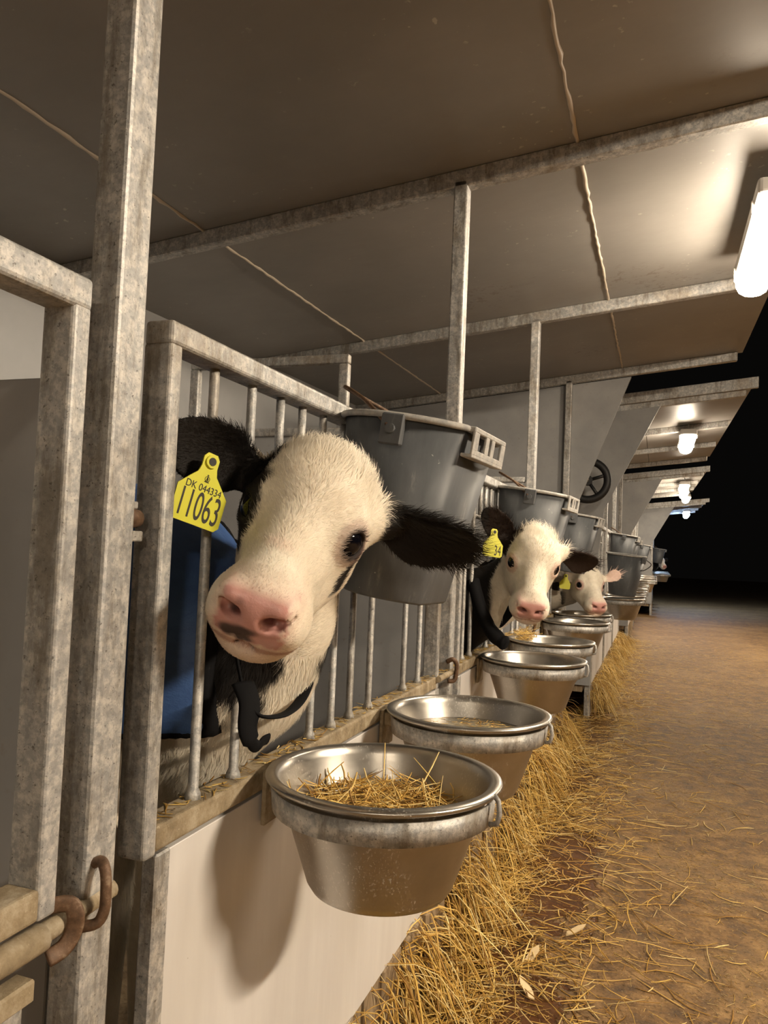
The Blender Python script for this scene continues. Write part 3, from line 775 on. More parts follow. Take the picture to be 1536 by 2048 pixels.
    if fur:
        tri = Fq; P = V[tri]; n = np.cross(P[:, 2]-P[:, 0], P[:, 3]-P[:, 1]); ar = np.linalg.norm(n, axis=1)/2; n = n/(2*ar[:, None]+1e-12)
        cen = P.mean(1); lc = ((cen-t) @ Rm)/s; wf = wet[tri].mean(1)
        head = (np.abs(lc) < .17).all(1); camd = np.linalg.norm(cen-np.array((.46, 0, .98)), axis=1)
        cam_v = np.array((.46, 0, .98))-cen; facing = (n*cam_v).sum(1)/camd > -.35
        eum = np.max([x[tri].max(1) for x in eu], axis=0)
        dens = ar*(1-np.clip(wf*1.3, 0, 1))*facing*(camd < camd.min()+.42)*np.where(eum > 0, 1.6, 1)
        for sx in (1, -1): dens *= np.linalg.norm(lc-EY[sx][0], axis=1) > .0225
        pick = rng.choice(len(tri), fur, p=dens/dens.sum())
        wts = rng.dirichlet((1, 1, 1, 1), fur); pos = (V[tri[pick]]*wts[..., None]).sum(1); nn = n[pick]; l = lc[pick]; e_ = eum[pick]
        # hair runs back from the nose, up over the forehead, outwards along the ears
        dl = np.stack([l[:, 0]*9, -np.ones(fur)*.9, .35-l[:, 2]*1.5], 1); top = sm(l[:, 1]*-1+l[:, 2], .05, .11); dl[:, 2] += top*1.2
        dw = dl @ Rm.T
        dw[~head[pick]] = np.array((-.25, .0, -1.0))
        for k, e in enumerate(ears):
            a, en, ev, L = ear_axes(np.asarray(e[0]), e[1], e[2]); m = (eu[k][tri[pick, 0]] > .0)
            side = ((pos-np.asarray(e[0])) @ ev)/e[3]; dw[m] = a*1.0+ev*side[m][:, None]*.9
        dw += rng.normal(size=dw.shape)*.28; dw += .25*np.stack([vnoise(pos, 60, q) for q in range(3)], 1)
        dw -= nn*(dw*nn).sum(1)[:, None]; dw /= np.linalg.norm(dw, axis=1)[:, None]+1e-9
        lift = np.where(e_ > 0, .22, .18)+.22*top; lift = lift*rng.uniform(.5, 1.4, fur)
        ln = (.0065+.011*top-.003*(e_ > 0)+np.where(head[pick], 0, .008))*rng.uniform(.6, 1.4, fur)*s*fur_scale
        muz = sm(l[:, 1], .07, .12)*head[pick]; ln *= 1-.55*muz
        wd_ = np.cross(nn, dw); w0 = (.00032*fur_scale)*rng.uniform(.7, 1.3, fur)
        mid = pos+dw*(ln*.5)[:, None]+nn*(ln*lift*.75)[:, None]; tip = pos+dw*ln[:, None]+nn*(ln*lift*.9)[:, None]
        VV = np.stack([pos-wd_*w0[:, None], pos+wd_*w0[:, None], mid+wd_*w0[:, None]*.8, mid-wd_*w0[:, None]*.8, tip+wd_*w0[:, None]*.15, tip-wd_*w0[:, None]*.15], 1)
        b0 = np.arange(fur)*6; FF = np.concatenate([np.stack([b0, b0+1, b0+2, b0+3], 1), np.stack([b0+3, b0+2, b0+4, b0+5], 1)])
        cc = C[tri[pick, 0]]*rng.uniform(.86, 1.06, fur)[:, None]
        fm = mesh_np(name+'_fur', VV.reshape(-1, 3), FF, True); set_col(fm, np.repeat(np.clip(cc, 0, 1), 6, 0))
        fo = link('fur', fm, root, FURS); fo.matrix_parent_inverse = inv; fo['kind'] = 'stuff'
    return root, inv, Wd, F

def nose_paint(C, wet, l, V, seed, smudge=True):
    n = vnoise(V, 160, seed)*.003
    n = n+vnoise(V, 420, seed+2)*.002; pad = sm(l[:, 1]+.25*l[:, 2]+n, .104, .119)*sm(-np.abs(l[:, 0])+n, -.038, -.030)*sm(l[:, 2]+n, -.088, -.080)*sm(-l[:, 2], .020, .032)
    C = mix(C, PINK, pad)
    edge = sm(l[:, 1], .085, .115)*sm(-np.abs(l[:, 0]), -.05, -.035)*sm(-l[:, 2], -.0, .03)
    C = mix(C, (.80, .56, .46), edge*(1-pad)*.45)
    for sx in (1, -1):
        d = np.linalg.norm((l-np.array((sx*.021, .143, -.052)))/np.array((1.35, 1.2, .72)), axis=1); C = mix(C, DKPINK, sm(-d, -.0100, -.0060)*.97)
    lip = sm(-np.abs(l[:, 2]+.089+.15*(l[:, 1]-.134)), -.006, -.002)*sm(l[:, 1], .095, .11); C = mix(C, (.42, .20, .15), lip*.7)
    if smudge:
        k = sm(vnoise(V*np.array((.6,.6,1)), 150, seed+5)*.6+1.1*sm(-np.abs(l[:, 2]+.073), -.016, -.003)*sm(-np.abs(l[:, 0]-.006), -.034, -.012), .50, 1.25)*pad
        C = mix(C, (.035, .028, .026), k*.92)
    return C, np.maximum(wet, pad)
def eye_paint(C, l, sx, col, r=.027, k=1.):
    d = np.linalg.norm(l-np.array((sx*.055, .014, .008)), axis=1); return mix(C, col, sm(-d, -r, -r*.8)*k)

# --- the nearest calf, head out and tilted
H1 = [[-0.8982, 0.22813, 0.37575], [-0.31197, -0.93302, -0.17929], [0.30969, -0.27826, 0.90921]]
T1 = (.0861, .7767, .9976)
def paint1(V, l, eu):
    n = len(V); C = np.tile(WHT, (n, 1)); wet = np.zeros(n); j = vnoise(V, 70, 3)*.006
    head = (np.abs(l) < .17).all(1)
    C = mix(C, (.80, .68, .52), .30*sm(vnoise(V, 30, 8), 0, 1))
    # dark side of the face from the ear to below the eye
    pt = sm(l[:, 0]+j, .050, .056)*sm(l[:, 1]-.55*l[:, 2]+j, -.085, -.07)*sm(-l[:, 1]-.25*l[:, 2]+j, -.046, -.036)*sm(l[:, 2]+j, -.050, -.042)*head
    C = mix(C, BLACK, pt)
    # dark tear stripe under the other eye
    ln = np.abs(l[:, 1]-.008-.10*l[:, 2]+j*.6)
    st = sm(-ln, -.0125, -.009)*sm(-l[:, 0], .040, .050)*sm(l[:, 2]+j, -.068, -.056)*sm(-l[:, 2], -.012, .0)*head; C = mix(C, BLACK, st)
    C = eye_paint(C, l, -1, (.40, .24, .20), .031, .5); C = eye_paint(C, l, -1, (.03, .022, .02), .0235); C = eye_paint(C, l, 1, BLACK, .03)
    for u in eu: C = mix(C, BLACK*1.2, sm(u+j*4, .0, .06))
    C = mix(C, (.80, .56, .46), .5*sm(-np.linalg.norm(l-np.array((0.002, .085, -.008)), axis=1)+j, -.022, -.008)*head)
    C, wet = nose_paint(C, wet, l, V, 21)
    # neck: black behind and below the jaw, white in front; black shoulder, white chest and legs
    nk = ~head | (l[:, 1] < -.075)
    jaw = sm(-np.linalg.norm((V-np.array((.022, .945, .838)))/np.array((1.2, 1, .8)), axis=1)+j, -.046, -.036); C = mix(C, BLACK, jaw*(l[:, 2] < -.05)*(l[:, 1] < .02))
    thr = sm(-np.linalg.norm(V-np.array((.0, .840, .835)), axis=1)+j, -.044, -.034); C = mix(C, BLACK, thr*(l[:, 2] < -.09))
    sh = sm(-V[:, 0]+.25*(V[:, 2]-.80)-.30*(V[:, 1]-.90)+j*2, .000, .020)*sm(V[:, 2]+j*2+.25*(V[:, 1]-.85), .762, .775)*nk*(l[:, 2] < -.02); C = mix(C, BLACK, sh)
    return C, wet
ear1L = ((.012, .800, 1.056), (-.026, .676, 1.092), (.75, -.55, -.25), .040, dict(bend=.10, cup=.016))
ear1R = ((.146, .853, 1.008), (.250, .934, .979), (-.35, -.85, -.40), .043, dict(bend=.06, cup=.016))
neck1 = [((.046, .868, .990), .048), ((-.002, .905, .885), .062), ((-.06, .92, .820), .090), ((-.16, .91, .80), .115)]
torso1 = [((-.245, .90, .845), (.185, .150, .185)), ((-.58, .88, .83), (.32, .160, .180)), ((-.13, .915, .745), (.095, .085, .105))]
legs1 = [((-.20, .82, .72), (-.19, .81, .24), .055, .030), ((-.22, .98, .72), (-.22, .985, .24), .055, .030), ((-.78, .80, .72), (-.82, .80, .24), .07, .032), ((-.78, .96, .72), (-.82, .96, .24), .07, .032)]
c1, inv1, W1, F1 = calf('calf', 'nearest calf, white face with pink nose and black ears, tag 11063', H1, T1, 1.0127, (ear1L, ear1R), neck1, torso1, legs1, paint1, .0027, .012, fur=90000)
# jacket: a padded shell around the trunk
def jacket():
    F = Field(np.arange(-1.0, -.02, .009), np.arange(.66, 1.14, .009), np.arange(.62, 1.10, .009))
    for c, r in torso1[:2]: F.add(ell(c, np.array(r)+.018), c, max(r)+.05, .10)
    F.add(cap(neck1[2][0], neck1[3][0], neck1[2][1]+.022, neck1[3][1]+.022), (-.11, .915, .81), .22, .06)
    d = F.D; G = F.pts((slice(None),)*3)
    sh = np.abs(d)-.008
    hem = .742+.10*np.clip(-(G[..., 0]+.16), 0, .12)
    cut = np.maximum(np.maximum(hem-G[..., 2], G[..., 0]+.040), np.minimum(G[..., 1]-(.872+.38*(G[..., 2]-.80)), G[..., 0]+.12))
    F2 = Field(*F.ax); F2.D = np.maximum(sh, cut).astype(np.float32); F2.D = np.maximum(F2.D, -.9-G[..., 0])
    V, Q = nets(F2); V = relax(V, Q, 2); o = link('jacket', mesh_np('jacket', V, Q, True), c1, BLUE); o.matrix_parent_inverse = inv1
    F3 = Field(*F.ax); F3.D = np.maximum(np.maximum(np.abs(d)-.0115, cut-.004), -(cut+.012)).astype(np.float32); F3.D = np.maximum(F3.D, -.9-G[..., 0])
    V, Q = nets(F3); V = relax(V, Q, 2); o2 = link('jacket_binding', mesh_np('binding', V, Q, True), o, STRAP)
    return o
jk = jacket(); jk['label'] = 'blue padded jacket with black binding'
MB().box((-.190, .705, .985), (-.180, .725, .995), .002, 1)
# collar with a loose end
col = smooth_path([(.040, .955, .850), (.038, .925, .806), (.043, .885, .783), (.045, .832, .776), (.030, .795, .784), (.004, .808, .812), (-.030, .850, .880), (-.025, .93, .955), (.020, .985, .925), (.040, .975, .880)], 6)[:-1]
co = MB().tube(col, .0050, 8, closed=True, flat=(1.5, .45)).build('collar', STRAP, c1); co.matrix_parent_inverse = inv1
tl = MB().tube(smooth_path([(.010, .800, .815), (.024, .792, .795), (.028, .783, .770), (.033, .786, .753), (.034, .798, .746), (.035, .808, .750), (.035, .820, .750)], 5), [.016*(1-.035*k*.6) if k < 15 else .0075 for k in range(31)], 10, flat=(1, .4)).build('collar_end', STRAP, co)

# ear tags
def text_mesh(txt, size, name):
    cu = bpy.data.curves.new(name, 'FONT'); cu.body = txt; cu.size = size; cu.align_x = 'CENTER'; cu.align_y = 'CENTER'; cu.extrude = .0002
    o = bpy.data.objects.new(name, cu); COL.objects.link(o); bpy.context.view_layer.update()
    me = bpy.data.meshes.new_from_object(o.evaluated_get(bpy.context.evaluated_depsgraph_get())); bpy.data.objects.remove(o); return me
def ear_tag(parent, inv, pin, right, up, W, H, lines, crown=False):
    """tag plate hanging from pin; lines: (text, size, x squeeze, height on the plate)"""
    right = Vector(right).normalized(); up = Vector(up); up = (up-right*up.dot(right)).normalized(); nrm = right.cross(up)
    M = Matrix((( right.x, up.x, nrm.x, pin[0]), (right.y, up.y, nrm.y, pin[1]), (right.z, up.z, nrm.z, pin[2]), (0, 0, 0, 1)))
    h = H; w2 = W/2
    pts = [(-.010, .004), (-.0098, -.006), (-.012, -.014), (-.020, -.022), (-w2+.004, -.030), (-w2, -.034), (-w2*.985, -h+.005), (-w2+.006, -h), (w2-.006, -h), (w2*.985, -h+.005), (w2, -.034), (w2-.004, -.030), (.020, -.022), (.012, -.014), (.0098, -.006), (.010, .004), (.006, .009), (-.006, .009)]
    b = MB().poly([(x, y, 0) for x, y in pts], (0, 0, 1), .0016)
    o = b.build('ear_tag', TAGY, parent); o.matrix_parent_inverse = inv; o.matrix_basis = M
    bt = MB().tube([(0, 0, -.004), (0, 0, .004)], .0072, 18).build('tag_button', TAGY, o)
    MB().tube([(0, 0, .0035), (0, 0, .0046)], .0045, 14).build('tag_hole', TAGP, o)
    for txt, size, sx, y, *ox in lines:
        p = link('tag_print', text_mesh(txt, size, 'print'), o, TAGP); p.location = (ox[0] if ox else 0, y, .0018); p.scale = (sx, 1, 1)
    if crown:
        cb = MB(); cb.tube([(.0030*math.cos(a), .0030*math.sin(a), 0) for a in np.linspace(0, 6.283, 14, endpoint=False)], .0003, 5, closed=True)
        cb.box((-.0030, -.0036, -.0003), (.0030, -.0029, .0003)); cb.box((-.0003, -.003, -.0003), (.0003, .0052, .0003)); cb.box((-.0013, .0040, -.0003), (.0013, .0045, .0003))
        cb.tube([(-.0015, -.003, 0), (-.0009, 0, 0), (0, .003, 0), (.0009, 0, 0), (.0015, -.003, 0)], .0003, 5)
        c_ = cb.build('tag_crown', TAGP, o); c_.location = (.001, -.0195, .0018)
    return o
ear_tag(c1, inv1, (.006, .713, 1.064), (.027, .062, -.018), (.006, .004, 1), .063, .071, [('11063', .0440, .505, -.0520), ('DK 044334', .0112, .88, -.0305)], True)['label'] = 'yellow ear tag reading DK 044334 11063'

# --- second calf
H2 = [[-0.9508, 0.1863, 0.2475], [-0.2803, -0.8575, -0.4314], [0.1319, -0.4796, 0.8675]]; T2 = (.1404, 2.1312, .9462)
def paint2(V, l, eu):
    n = len(V); C = np.tile(WHT, (n, 1)); wet = np.zeros(n); j = vnoise(V, 60, 5)*.008; head = (np.abs(l) < .17).all(1)
    for sx in (1, -1): C = eye_paint(C, l, sx, (.62, .36, .28), .030, .55)
    for u in eu: C = mix(C, np.array((.022, .012, .008)), sm(u+j*4, .02, .08))
    bk = sm(-l[:, 1]+j, .052, .062)*sm(-l[:, 2]-.25*l[:, 0]+j, .005, .018)*sm(l[:, 0]+j, .01, .02); C = mix(C, BLACK, bk*(V[:, 2] > .865))
    C = mix(C, BLACK, sm(-V[:, 0]+j, -.03, -.015))
    return nose_paint(C, wet, l, V, 33, False)
ear2L = ((.076, 2.172, 1.000), (.012, 2.08, 1.098), (.45, -.80, -.20), .040, dict(bend=.05, cup=.014, th=.006))
ear2R = ((.214, 2.200, .978), (.302, 2.27, .955), (-.30, -.88, -.30), .038, dict(bend=.10, cup=.014, th=.006))
c2, inv2, W2, F2_ = calf('calf', 'second calf, white face and black ears, tag ending in 34, above the third bowl', H2, T2, 1.017, (ear2L, ear2R),
    [((.115, 2.205, .955), .062), ((.05, 2.25, .875), .075), ((-.05, 2.25, .82), .092), ((-.16, 2.24, .80), .115)],
    [((-.28, 2.23, .82), (.20, .150, .18)), ((-.60, 2.20, .82), (.32, .16, .18)), ((-.12, 2.24, .75), (.09, .085, .10))],
    [((-.20, 2.15, .72), (-.19, 2.14, .24), .055, .03), ((-.22, 2.31, .72), (-.22, 2.315, .24), .055, .03), ((-.78, 2.13, .72), (-.82, 2.13, .24), .07, .032), ((-.78, 2.29, .72), (-.82, 2.29, .24), .07, .032)], paint2, .0042, .018, fur=30000, fur_scale=1.4)
ear_tag(c2, inv2, (.040, 2.085, 1.035), (.75, .60, -.10), (-.35, -.2, 1), .060, .068, [('34', .0400, .54, -.051, .0145)])['label'] = 'yellow ear tag ending in 34'
b = MB().tube(smooth_path([(.085, 2.17, .83), (.06, 2.19, .80), (.03, 2.22, .775), (-.01, 2.24, .78), (-.06, 2.25, .86), (-.02, 2.30, .95), (.06, 2.32, .93), (.11, 2.28, .88), (.10, 2.20, .84)], 5)[:-1], .011, 10, closed=True, flat=(1.4, .4)).build('collar', STRAP, c2); b.matrix_parent_inverse = inv2
b2 = MB().tube(smooth_path([(-.02, 2.10, .90), (.005, 2.09, .83), (.035, 2.085, .775), (.065, 2.08, .745), (.088, 2.075, .735)], 5), [.028]*10+[.026, .027, .028, .030, .030, .028, .026, .028, .030, .024, .012], 10, flat=(.9, .7)).build('collar_end', STRAP, b)
# --- third calf, muzzle over its bowl
H3 = [[-0.8812, 0.4437, 0.1633], [-0.4719, -0.8472, -0.244], [0.0301, -0.2921, 0.9559]]; T3 = (.1608, 3.8196, .8364)
def paint3(V, l, eu):
    n = len(V); C = np.tile(WHT*.96, (n, 1)); wet = np.zeros(n); j = vnoise(V, 60, 9)*.008
    C = mix(C, (.36, .30, .23), .55*sm(-l[:, 1]+l[:, 0]*.4+j, .05, .09))
    for sx in (1, -1): C = eye_paint(C, l, sx, (.52, .28, .24), .030, .7)
    C = mix(C, (.78, .50, .44), .6*sm(eu[1]+j*4, .05, .2))
    C = mix(C, (.30, .24, .18), .7*sm(eu[0]+j*4, .05, .2))
    C = mix(C, BLACK, sm(vnoise(V, 45, 12), .62, .74)*sm(-V[:, 0], -.06, -.02))
    return nose_paint(C, wet, l, V, 41, False)
ear3L = ((.095, 3.82, .862), (.048, 3.80, .895), (.3, -.9, 0), .030, dict(th=.006)); ear3R = ((.232, 3.88, .872), (.300, 3.93, .905), (-.15, -.95, .0), .030, dict(th=.006, bend=.12))
c3, inv3, W3, F3_ = calf('calf', 'third calf, pink nose lowered over the sixth bowl, pink ear raised', H3, T3, .999, (ear3L, ear3R),
    [((.115, 3.90, .855), .062), ((.04, 3.95, .82), .075), ((-.06, 3.95, .80), .092), ((-.16, 3.93, .80), .115)],
    [((-.28, 3.90, .82), (.20, .150, .18)), ((-.60, 3.88, .82), (.32, .16, .18))],
    [((-.20, 3.83, .72), (-.19, 3.82, .24), .055, .03), ((-.22, 3.98, .72), (-.22, 3.985, .24), .055, .03), ((-.78, 3.81, .72), (-.82, 3.81, .24), .07, .032), ((-.78, 3.96, .72), (-.82, 3.96, .24), .07, .032)], paint3, .0055, .02, fur=9000, fur_scale=2.0)
ear_tag(c3, inv3, (.052, 3.785, .880), (.85, .45, -.10), (-.1, 0, 1), .055, .062, [])['label'] = 'yellow ear tag beside the grey cheek'
# --- far calf in the cold light
H4 = [[-.86, .47, .10], [-.50, -.85, -.20], [.0, -.22, .97]]; T4 = (.545, 15.0, .93)
def paint4(V, l, eu):
    n = len(V); C = np.tile(WHT, (n, 1)); wet = np.zeros(n)
    C = mix(C, BLACK, sm(-np.abs(l[:, 0]-.06), -.05, -.04)*sm(-l[:, 1], -.03, -.01))
    C = mix(C, BLACK, sm(l[:, 1], .05, .06)*sm(-l[:, 2], -.02, .0)*.0)
    for u in eu: C = mix(C, BLACK, sm(u, 0, .1))
    return nose_paint(C, wet, l, V, 51, False)
def wp(R, t, p): return dump(np.asarray(R) @ np.asarray(p)+np.asarray(t))
eL = (wp(H4, T4, (.075, -.06, .02)), wp(H4, T4, (.19, -.09, .03)), (0, -1, 0), .035, dict(th=.009)); eR = (wp(H4, T4, (-.075, -.06, .02)), wp(H4, T4, (-.19, -.09, .03)), (0, -1, 0), .035, dict(th=.009))
calf('calf', 'tiny black and white calf far down the row in bluish light', H4, T4, 1., (eL, eR), [((.50, 15.08, .93), .065), ((.40, 15.12, .85), .08), ((.25, 15.12, .80), .11)],
     [((.1, 15.1, .82), (.2, .15, .18))], [((.2, 15.03, .72), (.2, 15.03, .24), .055, .03), ((.2, 15.18, .72), (.2, 15.18, .24), .055, .03)], paint4, .010, .03, fur=0)
# ------------------------------------------------------------ straw
def strands(paths, widths, cols, name):
    """paths: (n, m, 3); thin three sided stalks in one mesh"""
    n, m, _ = paths.shape
    T = np.gradient(paths, axis=1); T /= np.linalg.norm(T, axis=2, keepdims=True)+1e-9
    ref = np.where(np.abs(T[..., 2:3]) < .8, np.array((0, 0, 1.)), np.array((1., 0, 0)))
    u = np.cross(T, ref); u /= np.linalg.norm(u, axis=2, keepdims=True)+1e-9; v = np.cross(u, T)
    tp = np.sin(np.linspace(.25, np.pi-.25, m))**.35
    rings = [paths+(u*math.cos(a)+v*math.sin(a)*.45)*(widths[:, None, None]*tp[None, :, None]) for a in (math.pi/2, math.pi*7/6, math.pi*11/6)]
    V = np.stack(rings, 2)                       # n, m, 3, 3
    b0 = (np.arange(n)*m*3)[:, None, None]; i = np.arange(m-1)[None, :, None]*3; k = np.arange(3)[None, None, :]; k2 = (k+1) % 3
    F = np.stack([b0+i+k, b0+i+k2, b0+i+3+k2, b0+i+3+k], -1).reshape(-1, 4)
    me = mesh_np(name, V.reshape(-1, 3), F, True); set_col(me, np.repeat(cols, m*3, 0)); return me
SC = np.array([(.72, .46, .11), (.82, .56, .17), (.54, .31, .06), (.88, .68, .30), (.36, .19, .04), (.68, .43, .12)])
def scol(n, dark=0.): return SC[rng.integers(0, len(SC), n)]*rng.uniform(.75, 1.1, (n, 1))*(1-dark)
def lying(cx, cy, L, z, bend=.25, tilt=.12, ang=None):
    """stalks lying about (cx, cy)"""
    n = len(cx); a = rng.uniform(0, 2*np.pi, n) if ang is None else ang; m = 4; t = np.linspace(-.5, .5, m)
    b = rng.normal(0, bend, n); P = np.zeros((n, m, 3))
    aa = a[:, None]+b[:, None]*t[None, :]*2
    dx = np.cos(aa)*L[:, None]/(m-1); dy = np.sin(aa)*L[:, None]/(m-1)
    P[..., 0] = cx[:, None]+np.cumsum(dx, 1)-dx.sum(1, keepdims=True)/2; P[..., 1] = cy[:, None]+np.cumsum(dy, 1)-dy.sum(1, keepdims=True)/2
    P[..., 2] = z[:, None]+np.abs(rng.normal(0, tilt, n))[:, None]*L[:, None]*(t[None, :]+.5)*(rng.random(n) < .6)[:, None]
    return P
def put(name, me, label, cat, kind='stuff'):
    return tag(link(name, me, None, STRAW), label, cat, None, kind)
# chaff and stalks on the aisle floor, thick along the boards, thin further out
n = 21000; u = rng.random(n); cy = .75+u**1.6*9.0
cx = .03+np.abs(rng.normal(0, .16, n))*(1+.15*(rng.random(n) < .2))
far = rng.random(n) < .45; cx[far] = rng.uniform(.15, 2.2, far.sum())
clump = vnoise(np.stack([cx*.8, cy, np.zeros(n)], 1), 9, 77); keep = (~far) | (clump > -.15)
wetd = np.min([np.hypot((cx-px)/rx, (cy-py)/ry) for px, py, rx, ry in ((.20, 2.45, .13, .42), (.10, 1.98, .09, .22), (.24, 1.72, .07, .16), (.17, 4.65, .10, .55), (.12, 3.55, .10, .35))], axis=0)
keep &= (wetd > .95) | (rng.random(n) < .25)
cx, cy, far = cx[keep], cy[keep], far[keep]; n = len(cx)
L = np.where(far, rng.gamma(2.0, .011, n)+.006, rng.gamma(2.2, .024, n)+.012)
put('loose_straw', strands(lying(cx, cy, L, np.where(far, .0015, rng.uniform(.001, .02, n))), np.where(far, rng.uniform(.0006, .0013, n), rng.uniform(.0011, .0025, n)), scol(n, .08), 'loose_straw'), 'loose straw and chaff scattered over the brown aisle floor', 'straw')
n = 42000; u = rng.random(n); cy = 1.0+u**1.5*8.0; cx = rng.uniform(.05, 2.4, n)*rng.uniform(.3, 1, n)
k = vnoise(np.stack([cx, cy, np.zeros(n)], 1), 7, 78) > rng.uniform(-.9, .5, n); cx, cy = cx[k], cy[k]; n = len(cx)
a = rng.uniform(0, 6.283, n); L = rng.gamma(2.2, .0045, n)+.002; dxy = np.stack([np.cos(a)*L, np.sin(a)*L], 1)/2; z = rng.uniform(.0006, .002, n)
P = np.stack([np.stack([cx-dxy[:, 0], cy-dxy[:, 1], z], 1), np.stack([cx+dxy[:, 0], cy+dxy[:, 1], z+rng.uniform(0, .002, n)], 1)], 1)
put('chaff', strands(P, rng.uniform(.0005, .0013, n), scol(n, .2)*np.where(rng.random((n, 1)) < .35, .35, 1.), 'chaff'), 'fine chaff and crumbs trodden over the aisle floor', 'chaff')
# longer stalks flung further out
n = 420; cy = rng.uniform(1.0, 6.0, n); cx = .2+rng.gamma(1.6, .28, n)
put('loose_straw', strands(lying(cx, cy, rng.uniform(.05, .15, n), np.full(n, .003), .5, .03), rng.uniform(.0012, .0024, n), scol(n), 'long_straw'), 'single long straw stalks lying out on the aisle floor', 'straw')
# bedding pushed out under the panels, hanging down over the boards
def hanging(y0, y1, n, dx=0., seed=0, dens=lambda y: np.ones_like(y)):
    y = rng.uniform(y0, y1, n*3); d = (vnoise(np.stack([y*0, y, y*0], 1), 6, 31+seed)+1)*.5*dens(y); y = y[rng.random(len(y)) < .10+1.1*np.clip(d, 0, 1)**2][:n]; n = len(y)
    m = 5; P = np.zeros((n, m, 3)); t = np.linspace(0, 1, m)
    x0 = rng.uniform(-.03, .004, n); z0 = rng.uniform(.11, .196, n); x1 = x0+np.abs(rng.normal(.07, .05, n))+.015; z1 = np.maximum(rng.normal(.03, .05, n), .003)
    dy = rng.normal(0, .11, n); sag = rng.uniform(-.02, .06, n)
    P[..., 0] = dx+x0[:, None]+(x1-x0)[:, None]*t[None]**.8; P[..., 1] = y[:, None]+dy[:, None]*t[None]
    P[..., 2] = z0[:, None]+(z1-z0)[:, None]*t[None]**1.3+sag[:, None]*np.sin(np.pi*t)[None]
    P[..., 2] = np.maximum(P[..., 2], .003)
    return strands(P, rng.uniform(.0014, .0030, n), scol(n, .0), 'hanging')
hl = ['straw spilling from under the nearest white panel', 'straw spilling from under the second white panel', 'straw spilling from under the third white panel']
for i in range(3):
    put('spilled_straw', hanging(.62+PITCH*i, .62+PITCH*(i+1), (360, 400, 420)[i], 0, i), hl[i], 'straw')
put('spilled_straw', hanging(4.86, 8.6, 1300, .10, 5), 'straw spilling along the foot of the second block', 'straw')
# straw lying in heaps at the foot
n = 2000; cy = rng.uniform(.75, 4.4, n); cx = .004+np.abs(rng.normal(.02, .055, n)); hgt = (.13*np.exp(-(cx/.075)**2))*(vnoise(np.stack([cy*0, cy, cy*0], 1), 7, 90)*.5+.6)
put('spilled_straw', strands(lying(cx, cy, rng.uniform(.04, .14, n), np.maximum(rng.random(n)*hgt, .002), .4, .25), rng.uniform(.0013, .0029, n), scol(n), 'heap'), 'low heap of straw against the boards below the panels', 'straw')
# chopped straw in the nearest bowl
bx, by, bz = BW[0]
n = 1300; r = .103*np.sqrt(rng.random(n)); a = rng.uniform(0, 6.283, n); cx = bx-.008+r*np.cos(a); cy = by+.01+r*np.sin(a); z = bz-.042-.25*(r-.05)*(r > .05)+rng.uniform(-.014, .016, n)
P = lying(cx, cy, rng.uniform(.012, .055, n), z, .3, .35); rr = np.hypot(P[..., 0]-bx, P[..., 1]-by); k = np.minimum(1, (.104+np.clip(P[..., 2]-bz+.06, 0, .05)*.35)/np.maximum(rr, 1e-6)); P[..., 0] = bx+(P[..., 0]-bx)*k; P[..., 1] = by+(P[..., 1]-by)*k
put('chopped_straw', strands(P, rng.uniform(.0007, .0017, n), scol(n), 'chopped'), 'chopped straw heaped in the nearest stainless bowl', 'straw')
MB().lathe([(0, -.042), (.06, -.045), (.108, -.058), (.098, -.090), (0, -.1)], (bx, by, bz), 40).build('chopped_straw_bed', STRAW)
bed = bpy.data.objects['chopped_straw_bed']; set_col(bed.data, np.tile((.20, .13, .05), (len(bed.data.vertices), 1))); tag(bed, 'packed bottom layer of chopped straw in the nearest bowl', 'straw', None, 'stuff')
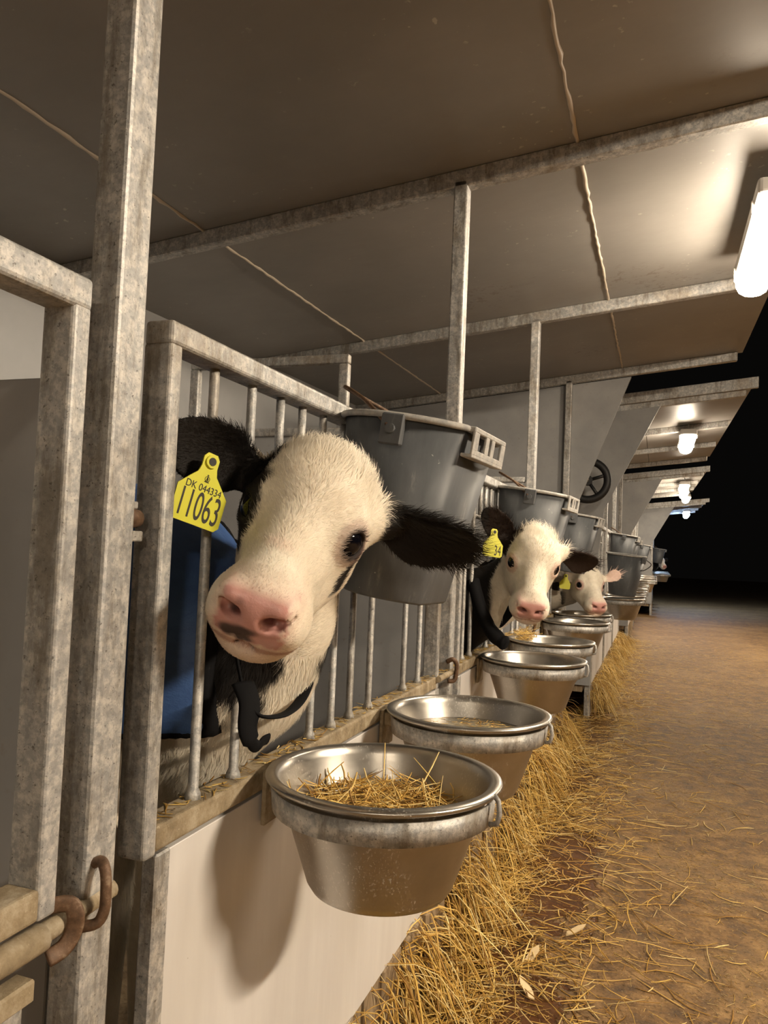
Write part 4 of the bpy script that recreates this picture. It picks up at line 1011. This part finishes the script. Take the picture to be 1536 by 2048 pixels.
# a few stalks standing against the bowl wall
Q = []
for ang, h0, lean in ((1.9, .010, .4), (2.6, -.02, .25), (3.6, -.008, .15), (1.2, -.03, .5)):
    d = np.array((math.cos(ang), math.sin(ang), 0)); p0 = np.array((bx, by, bz-.07))+d*.088; p1 = np.array((bx, by, bz+h0))+d*.118
    Q.append([p0+(p1-p0)*k for k in np.linspace(0, 1, 4)])
put('chopped_straw', strands(np.array(Q), np.full(4, .0017), scol(4), 'standing'), 'few stalks leaning on the inner wall of the nearest bowl', 'straw')
# cloudy water in the second bowl
x, y, z = BW[1]
tag(MB().lathe([(0, 0), (.06, .0004), (.1155, 0), (.1125, -.010), (0, -.010)], (x, y, z-.034), 56).build('water', WATER), 'cloudy water with bits of straw in the second bowl', 'water')
n = 160; r = .11*np.sqrt(rng.random(n)); a = rng.normal(.9, 1.0, n)
put('floating_straw', strands(lying(x+r*np.cos(a), y+r*np.sin(a), rng.uniform(.006, .025, n), np.full(n, z-.0325), .3, .0), rng.uniform(.0005, .0010, n), scol(n), 'float'), 'straw bits floating on the water of the second bowl', 'straw')
# straw caught behind the fourth bowl and crumbs on the bottom rails
x, y, z = BW[3]
n = 150; put('caught_straw', strands(lying(x-.09+rng.normal(0, .02, n), y+rng.normal(.02, .05, n), rng.uniform(.02, .07, n), z-.01+rng.uniform(0, .03, n), .4, .3), rng.uniform(.0008, .0017, n), scol(n), 'caught'), 'wisp of straw caught at the back of the fourth bowl', 'straw')
n = 900; cy = rng.uniform(.665, 4.2, n); put('rail_crumbs', strands(lying(rng.uniform(-.033, -.002, n), cy, rng.uniform(.004, .022, n), np.full(n, RAIL_B[1]+.001), .4, .15), rng.uniform(.0006, .0016, n), scol(n, .25), 'crumbs'), 'straw crumbs lying on the bottom rails of the gates', 'straw')
# pale wood chips among the straw
for i, (x, y, a) in enumerate(((.285, 2.10, .5), (.21, 1.78, 2.2), (.20, 1.93, 1.1))):
    c, s_ = math.cos(a), math.sin(a); pts = [(-.028, -.006), (-.01, -.011), (.018, -.008), (.030, .002), (.012, .010), (-.02, .007)]
    b = MB().poly([(x+px*c-py*s_, y+px*s_+py*c, .012+.012*px/.03) for px, py in pts], (0, 0, 1), .003)
    me = b.mesh('chip'); set_col(me, np.tile((.74, .58, .34), (len(me.vertices), 1)))
    tag(link('wood_chip', me, None, STRAW), ('largest pale wood chip on the floor beside the wet patch', 'pale wood chip lowest in the picture, near the panel foot', 'pale wood chip between the two others')[i], 'wood chip', 'wood chips on the aisle floor')
